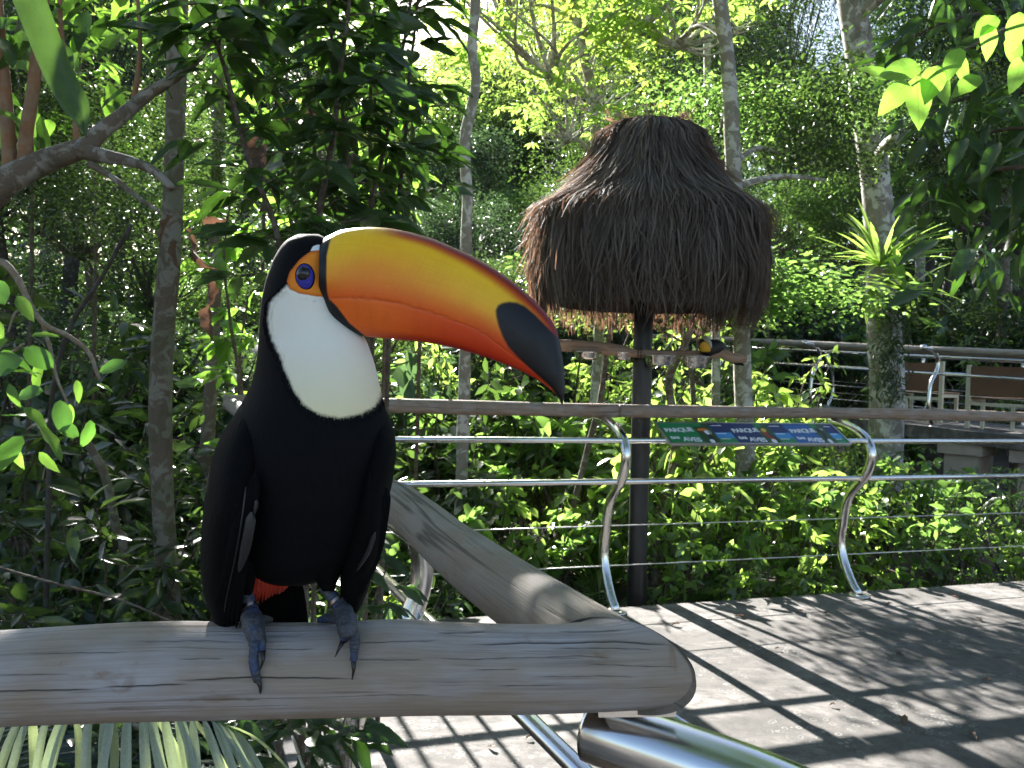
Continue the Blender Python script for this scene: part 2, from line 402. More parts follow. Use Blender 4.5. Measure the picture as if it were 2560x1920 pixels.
# --- near railing: the perch log, the side log, posts
near_r = thing('corner_railing', (corner[0], corner[1], 0), 'steel railing with two thick logs meeting in a mitred corner under the toucan', 'railing')
TOP = [(-260, 1590), (0, 1578), (110, 1571), (300, 1560), (450, 1556), (620, 1560), (800, 1559), (900, 1554), (1000, 1550), (1080, 1557), (1200, 1562), (1300, 1561), (1400, 1556), (1500, 1549), (1580, 1546), (1640, 1545), (1760, 1545)]
BOT = [(-260, 1828), (0, 1812), (200, 1804), (500, 1796), (700, 1791), (900, 1786), (1200, 1779), (1450, 1767), (1600, 1762), (1690, 1759), (1760, 1758)]
def perch():
    n, m = 600, 210
    xs = np.linspace(-255, 1568, m); yt = np.interp(xs, *zip(*TOP)); yb = np.interp(xs, *zip(*BOT))
    ker = np.ones(9)/9; pad = lambda a: np.convolve(np.pad(a, 4, 'edge'), ker, 'valid')
    yt, yb = pad(yt), pad(yb)
    th = np.linspace(0, 2*math.pi, n, endpoint=False)
    V = []; A = []
    bx = norm(-e1*.0+np.array((-1, 0, 0))+e1)                # bisector of the two logs
    mn = np.array((-bx[1], bx[0], 0)); mn = mn if mn[0] > 0 else -mn     # mitre plane normal
    for i in range(m):
        c = pt(xs[i], (yt[i]+yb[i])/2, .66); r = (yb[i]-yt[i])/2*.66/FPX*.992
        k = 1+.008*np.sin(3*th+i*.047)+.006*np.sin(5*th-i*.028)
        ring = c+np.outer(np.cos(th)*r*k, (0, 0, 1))+np.outer(np.sin(th)*r*k, (0, -1, 0))
        # the end is cut on the mitre: slide vertices along x towards the plane, more the nearer the end
        f = max(0, (i-(m-61))/60)**1.4
        sh = -((ring-corner)@mn)/mn[0]
        tgt = ring[:, 0]+sh
        ring[:, 0] = ring[:, 0]*(1-f)+tgt*f
        V.append(ring); A.append(np.stack([ring[:, 0], r*np.cos(th), r*np.sin(th)], 1))
    V = np.concatenate(V); A = np.concatenate(A)
    F = [(i*n+j, (i+1)*n+j, (i+1)*n+(j+1) % n, i*n+(j+1) % n) for i in range(m-1) for j in range(n)]
    # slightly rounded end face
    last = V[(m-1)*n:]; cen = last.mean(0)
    inn = cen+(last-cen)*.93+mn*.0018; V = np.vstack([V, inn, cen+mn*.002]); A = np.vstack([A, A[(m-1)*n:m*n], A[(m-1)*n:(m-1)*n+1]*0+A[(m-1)*n]])
    F += [((m-1)*n+j, m*n+j, m*n+(j+1) % n, (m-1)*n+(j+1) % n) for j in range(n)]+[(m*n+j, (m+1)*n, m*n+(j+1) % n) for j in range(n)]
    # drying cracks traced on the side that faces the viewer
    CR_ = [[(-200, 1690), (0, 1687), (185, 1686)], [(-200, 1734), (0, 1728), (130, 1727), (262, 1722)], [(255, 1719), (330, 1716), (470, 1711)], [(430, 1702), (560, 1697), (640, 1693), (760, 1696), (900, 1696)], [(60, 1634), (200, 1632), (330, 1629)], [(330, 1605), (480, 1601), (620, 1606)], [(440, 1648), (560, 1646)],
           [(660, 1623), (790, 1622)], [(880, 1606), (960, 1605), (1100, 1600)], [(1170, 1612), (1290, 1607), (1420, 1606), (1560, 1603), (1690, 1615)], [(880, 1649), (960, 1650), (1060, 1648)], [(1060, 1644), (1180, 1648), (1300, 1644), (1450, 1640), (1560, 1646)], [(1380, 1622), (1500, 1619), (1640, 1625)], [(1180, 1676), (1300, 1672)], [(1320, 1693), (1480, 1690), (1600, 1693)], [(900, 1740), (1080, 1737)], [(1240, 1716), (1400, 1714)], [(500, 1752), (660, 1748)], [(1090, 1582), (1230, 1580)], [(1400, 1580), (1560, 1576)], [(600, 1590), (760, 1588)], [(1450, 1660), (1700, 1668)]]
    q = V-EYE; dd = q@_F; px = 1280+FPX*(q@_R)/dd; py = 960-FPX*(q@_U)/dd; crk = np.zeros(len(V)); rg = np.random.default_rng(3)
    ff = np.zeros(len(V), bool); tt = np.tile(th, m); ff[:m*n] = np.sin(tt) > -.25
    for j, c in enumerate(CR_):
        x, y = np.array(c).T; w_ = 2.0 if j in (1, 2, 3, 9) else 1.3
        cy = np.interp(px, x, y)+.7*np.sin(px*.035+j)+.5*np.sin(px*.11+j*2); t = np.clip((px-x[0])/(x[-1]-x[0]), 0, 1); tap = np.clip(np.minimum(t, 1-t)*6, 0, 1)*((px > x[0]) & (px < x[-1]))
        crk = np.maximum(crk, np.exp(-((py-cy)/w_)**2)*tap*(1 if w_ > 1.9 else .45+.3*np.sin(px*.05+j)**2)*ff)
    crk[(m-2)*n:(m+1)*n] = .85
    cen_ = np.repeat(np.array([V[i*n:(i+1)*n].mean(0) for i in range(m)]), n, 0); V[:m*n] -= (V[:m*n]-cen_)*(crk[:m*n]*.045*(np.arange(m*n) < (m-3)*n))[:, None]
    return V, F, A, mn, crk
V, F, A, mitre, crk = perch()
tag(part('handrail_log', V, F, M['log'], near_r, True, {'co': A, 'crk': crk}), 'pale weathered log on which the toucan stands')
def sidelog():
    n = 48
    px = [(1015, 1282)]
    P0 = corner+e1*.0; LEN = np.linalg.norm((meet-corner)[:2])
    s = np.concatenate([np.linspace(0, .9, 90), np.linspace(.92, LEN-.05, 60)])
    rr = np.interp(s, [0, .15, .35, .55, .68, .76, .9, LEN], [.0335, .0335, .034, .0335, .0325, .0315, .034, .036])
    zo = np.interp(s, [0, .2, .45, .62, .72, .85, 1.5, LEN], [0, -.002, -.001, .006, .011, .006, 0, 0]); lo = np.interp(s, [0, .3, .6, .8, 1.4, LEN], [0, .006, .016, .018, .01, 0])
    th = np.linspace(0, 2*math.pi, n, endpoint=False); V = []; A = []
    for i, si in enumerate(s):
        c = P0+e1*si+np.array((0, 0, zo[i]))+n1*lo[i]
        k = 1+.01*np.sin(2*th+si*3)+.008*np.sin(3*th-si*5)
        ring = c+np.outer(np.cos(th)*rr[i]*k, (0, 0, 1))+np.outer(np.sin(th)*rr[i]*k, n1)
        f = max(0, 1-i/24)**1.4
        sh = -((ring-corner)@mitre+.0015)/(e1@mitre)
        ring = ring+np.outer(sh*f, e1)
        V.append(ring); A.append(np.stack([np.full(n, si+3), rr[i]*np.cos(th), rr[i]*np.sin(th)], 1))
    m = len(s); V = np.concatenate(V); A = np.concatenate(A)
    F = [(i*n+j, i*n+(j+1) % n, (i+1)*n+(j+1) % n, (i+1)*n+j) for i in range(m-1) for j in range(n)]+[tuple(range(n)), tuple((m-1)*n+j for j in range(n))[::-1]]
    return V, F, A
V, F, A = sidelog()
tag(part('handrail_log', V, F, M['log2'], near_r, True, {'co': A}), 'grey log running back from the mitred corner')
LEN1 = np.linalg.norm((meet-corner)[:2])
for s in (1.34, 2.9):
    s_post(near_r, z_at(c0+e1*s, 0), n1, amp=.72, r=.026, seg=24, m=60)
cp = np.array((pt(1482, 1822, .70), pt(1560, 1848, .685), pt(1700, 1895, .665), pt(1900, 1968, .64), pt(2080, 2060, .615), pt(2200, 2200, .60)))
low = [z_at(cp[-1]+np.array((.012, -.008, 0)), .88), z_at(cp[-1]+np.array((-.002, .0, 0)), .79), z_at(cp[-1]-np.array((.05, -.035, 0)), .69), z_at(cp[-1]-np.array((.13, -.08, 0)), .60), z_at(cp[-1]-np.array((.19, -.11, 0)), .44), z_at(cp[-1]-np.array((.17, -.10, 0)), .25), z_at(cp[-1]-np.array((.08, -.05, 0)), .0)]
tube_part('post', spline(np.vstack([cp, low]), 80), .0268, M['steel'], near_r, 40)
sad = [pt(1500, 1772, .668), pt(1690, 1770, .655)]
V, F = bar(sad[0], sad[1], .022, .005); part('saddle_plate', V, F, M['steel'], near_r, False, {'co': V})
for off, z, r in ((.175, .985, .013), (.28, .74, .0165)):
    A0 = z_at(corner+n1*off, z)
    tube_part('rail_tube', np.linspace(A0-e1*.1, A0+e1*(LEN1-off), 4), r, M['steel'], near_r, 24)
for z in (.455, .235):
    A0 = z_at(corner-n1*.02, z); tube_part('cable', np.linspace(A0, A0+e1*LEN1, 3), .0035, M['cable'], near_r, 8)
    tube_part('cable', np.linspace(A0, A0+np.array((-3., 0, 0)), 3), .0035, M['cable'], near_r, 8)

# ---------------------------------------------------------------- raised walkway beyond the garden
WL, WR = np.array((*pt(1880, 1017, 13.0)[:2], 0)), np.array((*pt(2560, 1093, 10.05)[:2], 0))
zl, zr = pt(1880, 1017, 13.0)[2], pt(2560, 1093, 10.05)[2]
ew = norm(WR-WL); nw = np.array((-ew[1], ew[0], 0)); nw = nw if nw[1] > 0 else -nw
LW = np.linalg.norm(WR-WL); WID = 2.2
def wk(s, o, z): p = WL+ew*s+nw*o; return np.array((p[0], p[1], zl+(zr-zl)*s/LW+z))
S0, S1 = -2.5, LW+3.2
sec = [(0, 0), (WID, 0), (WID, -.16), (0, -.16)]
V = [wk(s, o, z) for s in (S0, S1) for o, z in sec]
tag(part('walkway', V, [(0, 1, 2, 3)[::-1], (4, 5, 6, 7), (0, 4, 5, 1)[::-1], (1, 5, 6, 2)[::-1], (2, 6, 7, 3)[::-1], (3, 7, 4, 0)[::-1]], M['concrete'], None, False), kind='structure')
for i, (s, o, wd) in enumerate(((LW-.75, .25, .2), (LW+.15, .3, .24), (1.3, .3, .11), (LW-.6, 1.9, .16), (2.6, 1.8, .12))):
    p = wk(s, o, -.162); b = gz(p[0], p[1])-.2
    mb = MB(); V, F = box((p[0], p[1], (p[2]+b)/2), (wd, wd*.8, (p[2]-b)/2), (ew, nw, (0, 0, 1))); mb.add(V, F)
    V, F = box((p[0], p[1], p[2]-.075), (wd*1.35, wd*1.05, .073), (ew, nw, (0, 0, 1))); mb.add(V, F)
    o_ = mb.build('concrete_pillar', M['pillar'], None, False)
    tag(o_, 'brown concrete pillar holding up the raised walkway behind the garden', 'pillar', 'pillars under the raised walkway')
for nm, o, lab, posts, cap in (('near', .06, 'log and steel railing on the garden side of the raised walkway', (-.6, 1.05, 2.72, 4.4), 1), ('far', WID-.12, 'log and steel railing on the forest side of the raised walkway behind the benches', (.0, 1.6, 3.0, 4.6), 0)):
    rt = thing('walkway_railing', wk(0, o, 0), lab, 'railing')
    sg = -1 if cap == 0 else 1
    P = log_path(wk(S0, o-sg*.05, 1.0), wk(S1, o-sg*.05, 1.0), 50, .012, 9+cap)
    tube_part('handrail_log', P, .042, M['farrail'] if cap else M['rail'], rt, 16, .03, 3)
    for s in posts:
        s_post(rt, z_at(wk(s, o-sg*.02, 0), 0), nw*sg, .93, wk(s, o, 0)[2], .027, 10, 26, .9)
        if cap:
            q = wk(s, o-sg*.36, 1.0); V, F = ellipsoid(q, np.eye(3)*.045, 10, 6); part('post_cap', V, F, M['bowl'], rt, True, {'co': V})
    for z in (.90, .68): tube_part('rail_tube', np.linspace(wk(S0, o+sg*.09, z), wk(S1, o+sg*.09, z), 3), .018, M['steel'], rt, 8)
    for z in (.43, .24): tube_part('cable', np.linspace(wk(S0, o-sg*.05, z), wk(S1, o-sg*.05, z), 3), .005, M['cable'], rt, 6)
M['cream'] = plain('cream_paint', (.56, .52, .40), .6, 0, .12, 20, .1)
M['ply'] = plain('brown_board', (.13, .065, .035), .5, 0, .35, 7, .1)
def bench(s, o, wdt, lab):
    ax = np.array((ew, nw, (0, 0, 1))); org = wk(s, o, 0)
    rt = thing('bench', org, lab, 'bench')
    L = lambda x, y, z: org+ew*x+nw*y+np.array((0, 0, z))
    def bx(nm, a, b, m):
        V, F = box(L(*((np.array(a)+b)/2)), np.abs(np.array(b)-a)/2, ax); return part(nm, V, F, m, rt, False, {'co': V})
    for x in (0, wdt):
        bx('leg', (x-.025, -.025, .001), (x+.025, .025, .82), M['cream'])
        bx('leg', (x-.02, .44, .001), (x+.02, .48, .38), M['cream'])
        bx('seat_support', (x-.02, .027, .34), (x+.02, .438, .38), M['cream'])
    bx('backrest', (.028, -.012, .42), (wdt-.028, .012, .80), M['ply'])
    bx('seat', (-.03, .03, .383), (wdt+.03, .50, .41), M['ply'])
    bx('stretcher', (.028, -.02, .30), (wdt-.028, .02, .34), M['cream'])
    for x in (.25, .75): bx('slat', (wdt*x-.02, -.015, .001), (wdt*x+.02, .015, .298), M['cream'])
bench(1.95, .55, .62, 'brown board bench half hidden by leaves on the raised walkway')
bench(LW-.85, .48, .72, 'brown board bench with cream legs standing clear on the raised walkway')
# ================================================================ the toucan
def sdf(px, py, poly):
    """signed distance in pixels to a polygon, positive inside"""
    poly = np.asarray(poly, float); d = np.full(px.shape, 1e9); ins = np.zeros(px.shape, bool)
    for (x0, y0), (x1, y1) in zip(poly, np.roll(poly, -1, 0)):
        L = (x1-x0)**2+(y1-y0)**2+1e-9
        t = np.clip(((px-x0)*(x1-x0)+(py-y0)*(y1-y0))/L, 0, 1)
        d = np.minimum(d, np.hypot(px-x0-t*(x1-x0), py-y0-t*(y1-y0)))
        c = (y0 > py) != (y1 > py)
        ins ^= c & (px < (x1-x0)*(py-y0)/((y1-y0) if y1 != y0 else 1e-9)+x0)
    return np.where(ins, d, -d)
def smooth1(a, k=5):
    h = k//2; return np.convolve(np.pad(a, h, 'edge'), np.ones(k)/k, 'valid')
def pts(px, py, d):
    px, py, d = np.broadcast_arrays(px, py, d)
    D = _F+np.multiply.outer((px-1280)/FPX, _R)-np.multiply.outer((py-960)/FPX, _U)
    return EYE+D*d[..., None]
def loft(rows, m, n, ex=2.0, k=7):
    """rows: (py, left, right, depth, half depth) -> rings; returns px, py, d arrays (m,n)"""
    rows = np.array(rows, float); t = np.linspace(0, 1, m)
    s = np.concatenate([[0], np.cumsum(np.hypot(np.diff(rows[:, 0]), .5*np.diff(rows[:, 2]-rows[:, 1])))]); s /= s[-1]
    q = [smooth1(np.interp(t, s, rows[:, j]), k) for j in range(5)]
    th = np.linspace(0, 2*math.pi, n, endpoint=False)
    cx, sx = np.cos(th), np.sin(th)
    ce = np.sign(cx)*np.abs(cx)**(2/ex); se = np.sign(sx)*np.abs(sx)**(2/ex)
    px = ((q[1]+q[2])/2)[:, None]+((q[2]-q[1])/2)[:, None]*ce; py = np.repeat(q[0][:, None], n, 1)
    d = q[3][:, None]-q[4][:, None]*se
    return px, py, d, th
def ringfaces(m, n, closed=True):
    F = [(i*n+j, i*n+(j+1) % n, (i+1)*n+(j+1) % n, (i+1)*n+j) for i in range(m-1) for j in range(n)]
    if closed: F += [tuple(range(n))[::-1], tuple((m-1)*n+j for j in range(n))]
    return F
def m_plume():
    t = NT('plumage'); bib = t.attr('bib').outputs['Fac']; skin = t.attr('skin').outputs['Fac']; wh = t.attr('spot').outputs['Fac']
    g = t.n('TexCoord').outputs['Object']
    st = t.noise(t.scale(g, (1, 1, .25)), 420, 3, .6); nz = t.noise(g, 260, 3); big = t.noise(g, 26, 3)
    j = t.math('MULTIPLY_ADD', t.math('SUBTRACT', nz, .5), 9.0, bib)
    fb = t.ramp(t.math('MULTIPLY_ADD', j, .05, .5), [(.30, 0), (.70, 1)])
    fs = t.ramp(t.math('MULTIPLY_ADD', skin, .1, .5), [(.40, 0), (.60, 1)])
    fe = t.ramp(t.math('MULTIPLY_ADD', skin, .05, .5), [(.45, 1), (.95, 0)])
    blk = t.mix(st, (.0028, .0028, .0034), (.007, .007, .009))
    wht = t.mix(big, (.80, .79, .74), (.86, .83, .70))
    yel = t.attr('yel').outputs['Fac']; wht = t.mix(yel, wht, (.84, .72, .38))
    c = t.mix(fb, blk, wht)
    org = t.mix(nz, (.75, .22, .025), (.85, .30, .04)); org = t.mix(fe, org, (.60, .12, .02))
    c = t.mix(fs, c, org)
    c = t.mix(t.ramp(t.math('MULTIPLY_ADD', wh, .1, .5), [(.4, 0), (.6, 1)]), c, (.8, .8, .82))
    t.bump(t.math('ADD', st, t.math('MULTIPLY', nz, .5)), .22, .0012)
    return t.P(Base_Color=c, Roughness=.75, Specular_IOR_Level=.08)
M['plume'] = m_plume()
M['black_feather'] = plain('black_feather', (.0035, .0035, .0042), .8, 0, .4, 300, .15, .07)
M['grey_feather'] = plain('grey_feather', (.014, .014, .016), .45, 0, .3, 300, .1)
M['red_feather'] = plain('red_feather', (.42, .035, .015), .6, 0, .3, 200, .2)
bird = thing('toucan', pt(740, 1560, .655), 'large black and white toucan with a huge orange bill standing on the log', 'toucan')
BODY = [(584, 752, 792, .655, .006), (592, 728, 812, .655, .013), (606, 708, 824, .655, .019), (640, 686, 830, .655, .025), (690, 667, 834, .655, .028), (740, 655, 840, .656, .029), (785, 650, 852, .657, .030),
        (815, 648, 884, .6575, .031), (845, 647, 914, .658, .033), (900, 641, 934, .659, .037), (950, 632, 947, .660, .041), (1000, 609, 957, .661, .047), (1040, 584, 972, .662, .052), (1080, 562, 985, .663, .056), (1130, 549, 990, .664, .059),
        (1200, 546, 983, .665, .060), (1270, 553, 966, .665, .057), (1340, 567, 942, .665, .050), (1400, 592, 902, .664, .040), (1435, 625, 850, .663, .030), (1456, 655, 795, .662, .018), (1466, 690, 750, .662, .006)]
mB, nB = 230, 150
bpx, bpy_, bd, th = loft(BODY, mB, nB, 2.15)
front = np.sin(th)[None, :] > -.05
BIB = [(717, 714), (690, 738), (674, 757), (669, 793), (673, 825), (680, 850), (701, 893), (711, 924), (733, 974), (760, 1013), (800, 1036), (851, 1045), (900, 1036), (938, 1016), (956, 985), (1010, 960), (1000, 700), (792, 739), (747, 732), (726, 721)]
SKIN = [(860, 600), (792, 626), (774, 630), (760, 640), (747, 651), (724, 680), (717, 703), (724, 722), (747, 733), (792, 741), (860, 745)]
SPOT = [(776, 628), (782, 616), (793, 612), (800, 612), (800, 626), (788, 626)]
shift = np.where(front, 0, 60)
bib = sdf(bpx-shift, bpy_, BIB); skin = sdf(bpx, bpy_, SKIN); spot = sdf(bpx, bpy_, SPOT)
yel = np.clip((bpy_-860)/190, 0, 1)*.8
bv = pts(bpx, bpy_, bd).reshape(-1, 3)
battr = {'bib': bib.ravel(), 'skin': skin.ravel(), 'spot': spot.ravel(), 'yel': yel.ravel()}
part('body', bv, ringfaces(mB, nB), M['plume'], bird, True, battr)
def body_depth(px, py):
    i = np.argmin(np.abs(bpy_[:, 0]-py)); cxm = (bpx[i].min()+bpx[i].max())/2; rx = (bpx[i].max()-bpx[i].min())/2
    rd = (bd[i].max()-bd[i].min())/2; dc = bd[i].mean()
    return dc-rd*math.sqrt(max(0, 1-((px-cxm)/rx)**2))
# short feathers lying along the body
def fuzz(nf, len0, w0):
    g3 = bv.reshape(mB, nB, 3)
    I = rng.integers(8, mB-10, nf); J = rng.integers(0, nB, nf)
    keep = (skin[I, J] < -7) & (spot[I, J] < -2) & (np.sin(th)[J] > -.45) & (np.abs(bib[I, J]) < 12); I, J = I[keep], J[keep]; nf = len(I)
    p = g3[I, J]+(g3[np.minimum(I+1, mB-1), J]-g3[I, J])*rng.random((nf, 1))
    t = norm(g3[np.minimum(I+3, mB-1), J]-g3[np.maximum(I-3, 0), J]); s = norm(g3[I, (J+1) % nB]-g3[I, J-1]); n = norm(np.cross(s, t))
    cen = g3.mean(1)[I]; n = np.where(((p-cen)*n).sum(1)[:, None] < 0, -n, n)
    L = len0*rng.uniform(.6, 1.25, (nf, 1))*np.where(bib[I, J] > -6, .5, 1)[:, None]; W = w0*rng.uniform(.7, 1.3, (nf, 1))
    sway = rng.normal(0, .22, (nf, 1)); t2 = norm(t+s*sway)
    a, b = p-s*W-n*.0003, p+s*W-n*.0003
    c = p+t2*L+n*(.0002+L*rng.uniform(.0, .06, (nf, 1)))
    mid1, mid2 = p-s*W*.8+t2*L*.5+n*(.0002+L*.02), p+s*W*.8+t2*L*.5+n*(.0002+L*.02)
    V = np.stack([a, b, mid2, c, mid1], 1).reshape(-1, 3)
    F = np.arange(nf*5).reshape(nf, 5)
    at = {k: np.repeat(v[I, J], 5) for k, v in (('bib', bib), ('skin', skin), ('spot', spot), ('yel', yel))}
    o = part('plumage', V, F, M['plume'], bird, True, at); tag(o, kind='stuff')
fuzz(60000, .0030, .00022)
# wings
def wing(rows, nm='wing'):
    px, py, d, _ = loft(rows, 70, 40, 2.2, 5); return part(nm, pts(px, py, d).reshape(-1, 3), ringfaces(70, 40), M['black_feather'], bird)
wl = wing([(985, 622, 640, .672, .010), (1005, 609, 655, .672, .026), (1035, 588, 668, .672, .038), (1065, 566, 674, .671, .046), (1100, 547, 676, .669, .052), (1141, 530, 676, .667, .056), (1218, 514, 668, .662, .058), (1286, 507, 650, .657, .055), (1358, 500, 632, .659, .050), (1442, 502, 612, .662, .042), (1493, 510, 602, .665, .034), (1530, 524, 596, .668, .026), (1575, 540, 590, .672, .016), (1600, 556, 580, .674, .006)])
wr = wing([(1002, 930, 950, .678, .010), (1022, 918, 965, .678, .028), (1050, 908, 979, .677, .040), (1090, 903, 988, .675, .049), (1130, 900, 992, .673, .054), (1164, 896, 988, .671, .056), (1218, 888, 974, .667, .056), (1290, 880, 966, .660, .050), (1392, 860, 952, .661, .043), (1442, 850, 932, .663, .036), (1500, 852, 911, .666, .026), (1530, 864, 896, .668, .016), (1542, 874, 886, .669, .006)])
def feather(parent, path, wpx, dofs, mat, shaft=True):
    """path: (px, py, depth) list; a blade with a raised shaft"""
    P = spline(path, 16); t = np.linspace(0, 1, 16)
    W = wpx*np.clip(np.minimum(t*5+.35, (1-t)**.55*1.6), 0, 1)
    tx = norm(np.gradient(P[:, :2], axis=0)); nx = np.stack([-tx[:, 1], tx[:, 0]], 1)
    V = []
    for k, dz in ((-1, .0022), (-.5, .0006), (0, -.0004), (.5, .0006), (1, .0022)):
        V.append(pts(P[:, 0]+nx[:, 0]*W*k, P[:, 1]+nx[:, 1]*W*k, P[:, 2]+dz+dofs))
    V = np.stack(V, 1).reshape(-1, 3)
    F = [(i*5+j, i*5+j+1, (i+1)*5+j+1, (i+1)*5+j) for i in range(15) for j in range(4)]
    o = part('feather', V, F, mat, parent)
    if shaft: tube_part('shaft', pts(P[:, 0], P[:, 1], P[:, 2]+dofs-.0006), np.linspace(.0008, .0003, 16), M['grey_feather'], o, 6)
    return o
for q in range(6):
    x0 = 642-q*9; feather(wl, [(x0, 1175+q*14, .603+q*.001), (x0-10, 1260+q*12, .603), (x0-34+q*2, 1400, .612), (598-q*11, 1500, .632), (590-q*10, 1575-q*9, .652)], 13, 0, M['black_feather'], q == 3)
feather(wl, [(630, 1280, .599), (622, 1330, .600), (610, 1385, .605), (596, 1432, .612)], 13, 0, M['grey_feather'], False)
feather(wl, [(642, 1250, .599), (640, 1268, .599), (634, 1290, .600)], 6, 0, M['grey_feather'], False)
for q in range(5):
    x0 = 925+q*10; feather(wr, [(x0, 1180+q*10, .612+q*.004), (x0-2, 1270, .611+q*.004), (x0-22, 1380, .618+q*.004), (880+q*6, 1470, .636), (872+q*5, 1530-q*4, .655)], 12, 0, M['black_feather'], q == 2)
feather(wr, [(938, 1330, .607), (920, 1380, .610), (890, 1430, .620)], 6, 0, M['grey_feather'], False)
# tail, thighs, undertail
tail = None
for q, x in enumerate((612, 640, 668, 696, 724, 748)):
    o = feather(bird, [(680+(x-680)*.5, 1400, .69), (690+(x-690)*.8, 1480, .70), (x, 1570, .712), (x+(x-680)*.1, 1640, .722), (x+(x-680)*.15, 1740, .732)], 24, .002*q, M['black_feather'], False)
    o.name = 'tail_feather'
for q in range(40):
    x = 638+q*2.1; feather(bird, [(x, 1438, .655), (x-4, 1462, .656), (x-8-(q % 4)*3, 1508-q*1.05+(q*7 % 5)*3, .662)], 6+(q % 3), .0006*(q*3 % 5), M['red_feather'], False)
px, py, d, _ = loft([(1400, 580, 650, .650, .014), (1440, 584, 640, .650, .012), (1475, 598, 634, .652, .008), (1492, 606, 628, .653, .005)], 24, 24)
part('thigh', pts(px, py, d).reshape(-1, 3), ringfaces(24, 24), M['black_feather'], bird)
px, py, d, _ = loft([(1380, 790, 880, .650, .016), (1420, 785, 860, .650, .015), (1455, 790, 842, .651, .011), (1482, 806, 836, .652, .006)], 24, 24)
part('thigh', pts(px, py, d).reshape(-1, 3), ringfaces(24, 24), M['black_feather'], bird)
# ---- bill
TOPB = [(799, 607), (811, 595), (828, 586), (845, 578), (864, 573), (909, 568), (955, 569), (1000, 575), (1068, 592), (1135, 619), (1203, 652), (1271, 696), (1325, 741), (1366, 784), (1392, 826), (1404, 880), (1411, 930), (1412, 975), (1407, 1010)]
BOTB = [(796, 744), (800, 754), (806, 764), (812, 780), (822, 798), (845, 816), (880, 832), (914, 841), (960, 846), (1000, 850), (1068, 857), (1135, 870), (1203, 890), (1249, 906), (1294, 924), (1339, 947), (1372, 970), (1396, 994), (1404, 1011)]
MOUTH = [(797, 744), (812, 748), (860, 750), (909, 750), (977, 757), (1022, 766), (1090, 786), (1158, 811), (1203, 831), (1271, 880), (1316, 912), (1362, 955), (1398, 1000), (1405, 1010)]
mL, nL = 260, 180
def arcres(P, m):
    P = spline(P, 400); s = np.concatenate([[0], np.cumsum(np.linalg.norm(np.diff(P, axis=0), axis=1))]); s /= s[-1]
    t = np.linspace(0, 1, m); return np.stack([np.interp(t, s, P[:, 0]), np.interp(t, s, P[:, 1])], 1)
Tb, Bb, Mb = arcres(TOPB, mL), arcres(BOTB, mL), arcres(MOUTH, mL)
uu = np.linspace(0, 1, mL)
al = np.linspace(0, 2*math.pi, nL, endpoint=False)
ca, sa = np.cos(al), np.sin(al); sa = np.sign(sa)*np.abs(sa)**.85
vM = np.clip((((Mb-Bb)*(Tb-Bb)).sum(1))/((Tb-Bb)**2).sum(1), .1, .7)
wd = np.interp(uu, [0, .05, .25, .5, .75, .9, .97, 1], [.0255, .0265, .0255, .0215, .0155, .0095, .005, .001])
dcB = np.interp(uu, [0, .5, 1], [.652, .642, .626])
vv = (1+ca)/2
vm2 = vM[:, None]
pinch = 1-.030*np.exp(-((vv[None, :]-vm2)/.010)**2)-.05*np.exp(-((uu[:, None]-.012)/.012)**2)*0
ridge = np.where(vv > .5, 1, 1)
lpx = ((Tb[:, 0]+Bb[:, 0])/2)[:, None]+((Tb[:, 0]-Bb[:, 0])/2)[:, None]*ca; lpy = ((Tb[:, 1]+Bb[:, 1])/2)[:, None]+((Tb[:, 1]-Bb[:, 1])/2)[:, None]*ca
ser = .010*np.sin(lpx*.22)*np.exp(-((vv[None, :]-vm2-.012)/.012)**2)          # faint serration along the cutting edge
ld = dcB[:, None]-wd[:, None]*sa*(pinch+ser)
lv = pts(lpx, lpy, ld)
def lin(c): c = np.array(c)/255.; return np.where(c < .04045, c/12.92, ((c+.055)/1.055)**2.4)
def sstep(x, a, b): t = np.clip((x-a)/(b-a), 0, 1); return t*t*(3-2*t)
def lerp(a, b, f): return a+(b-a)*f[..., None]
U2, V2 = np.broadcast_arrays(uu[:, None], vv[None, :])
h = (V2-vm2)/(1-vm2)                                   # 0 at the cutting edge, 1 at the culmen
yel_, amb, orn, red, dred, oran2 = lin((252, 200, 42)), lin((246, 166, 34)), lin((236, 104, 28)), lin((205, 45, 22)), lin((120, 18, 14)), lin((240, 112, 34))
col = lerp(np.broadcast_to(orn, (*U2.shape, 3)), amb, sstep(h, .02, .42))
col = lerp(col, yel_, sstep(h, .30, .80)*(1-.25*np.exp(-((U2-.25)/.12)**2)))
col = lerp(col, yel_, .8*np.exp(-((U2-.66)/.20)**2)*sstep(h, .2, .55))
col = lerp(col, orn, .35*np.exp(-((U2-.20)/.13)**2)*np.exp(-((h-.35)/.25)**2))
col = lerp(col, red, .75*sstep(U2, .45, .80)*(1-sstep(h, .0, .34)))
wred = .07+.10*sstep(U2, .2, .9)
cul = sstep(V2, 1-wred*1.5, 1-wred*.6)*sstep(U2, .15, .27)
col = lerp(col, lin((190, 40, 18)), cul*.9); col = lerp(col, dred, sstep(V2, 1-wred*.75, 1-wred*.3)*sstep(U2, .16, .28))
g = np.clip(V2/vm2, 0, 1)                               # lower mandible: 0 underside, 1 cutting edge
low = lerp(np.broadcast_to(oran2, (*U2.shape, 3)), lin((232, 88, 34)), sstep(U2, .2, .55)); low = lerp(low, red, sstep(U2, .3, .75)*(.35+.65*(1-g)))
low = lerp(low, lin((170, 26, 16)), (1-sstep(g, .02, .3))*sstep(U2, .15, .4)*.8); low = lerp(low, lin((232, 96, 24)), sstep(U2, .86, .95))
lowm = V2 < vm2
col = np.where(lowm[..., None], low, col)
col = lerp(col, lin((150, 60, 20)), .45*np.exp(-((V2-vm2)/.008)**2)*(1-.5*U2))
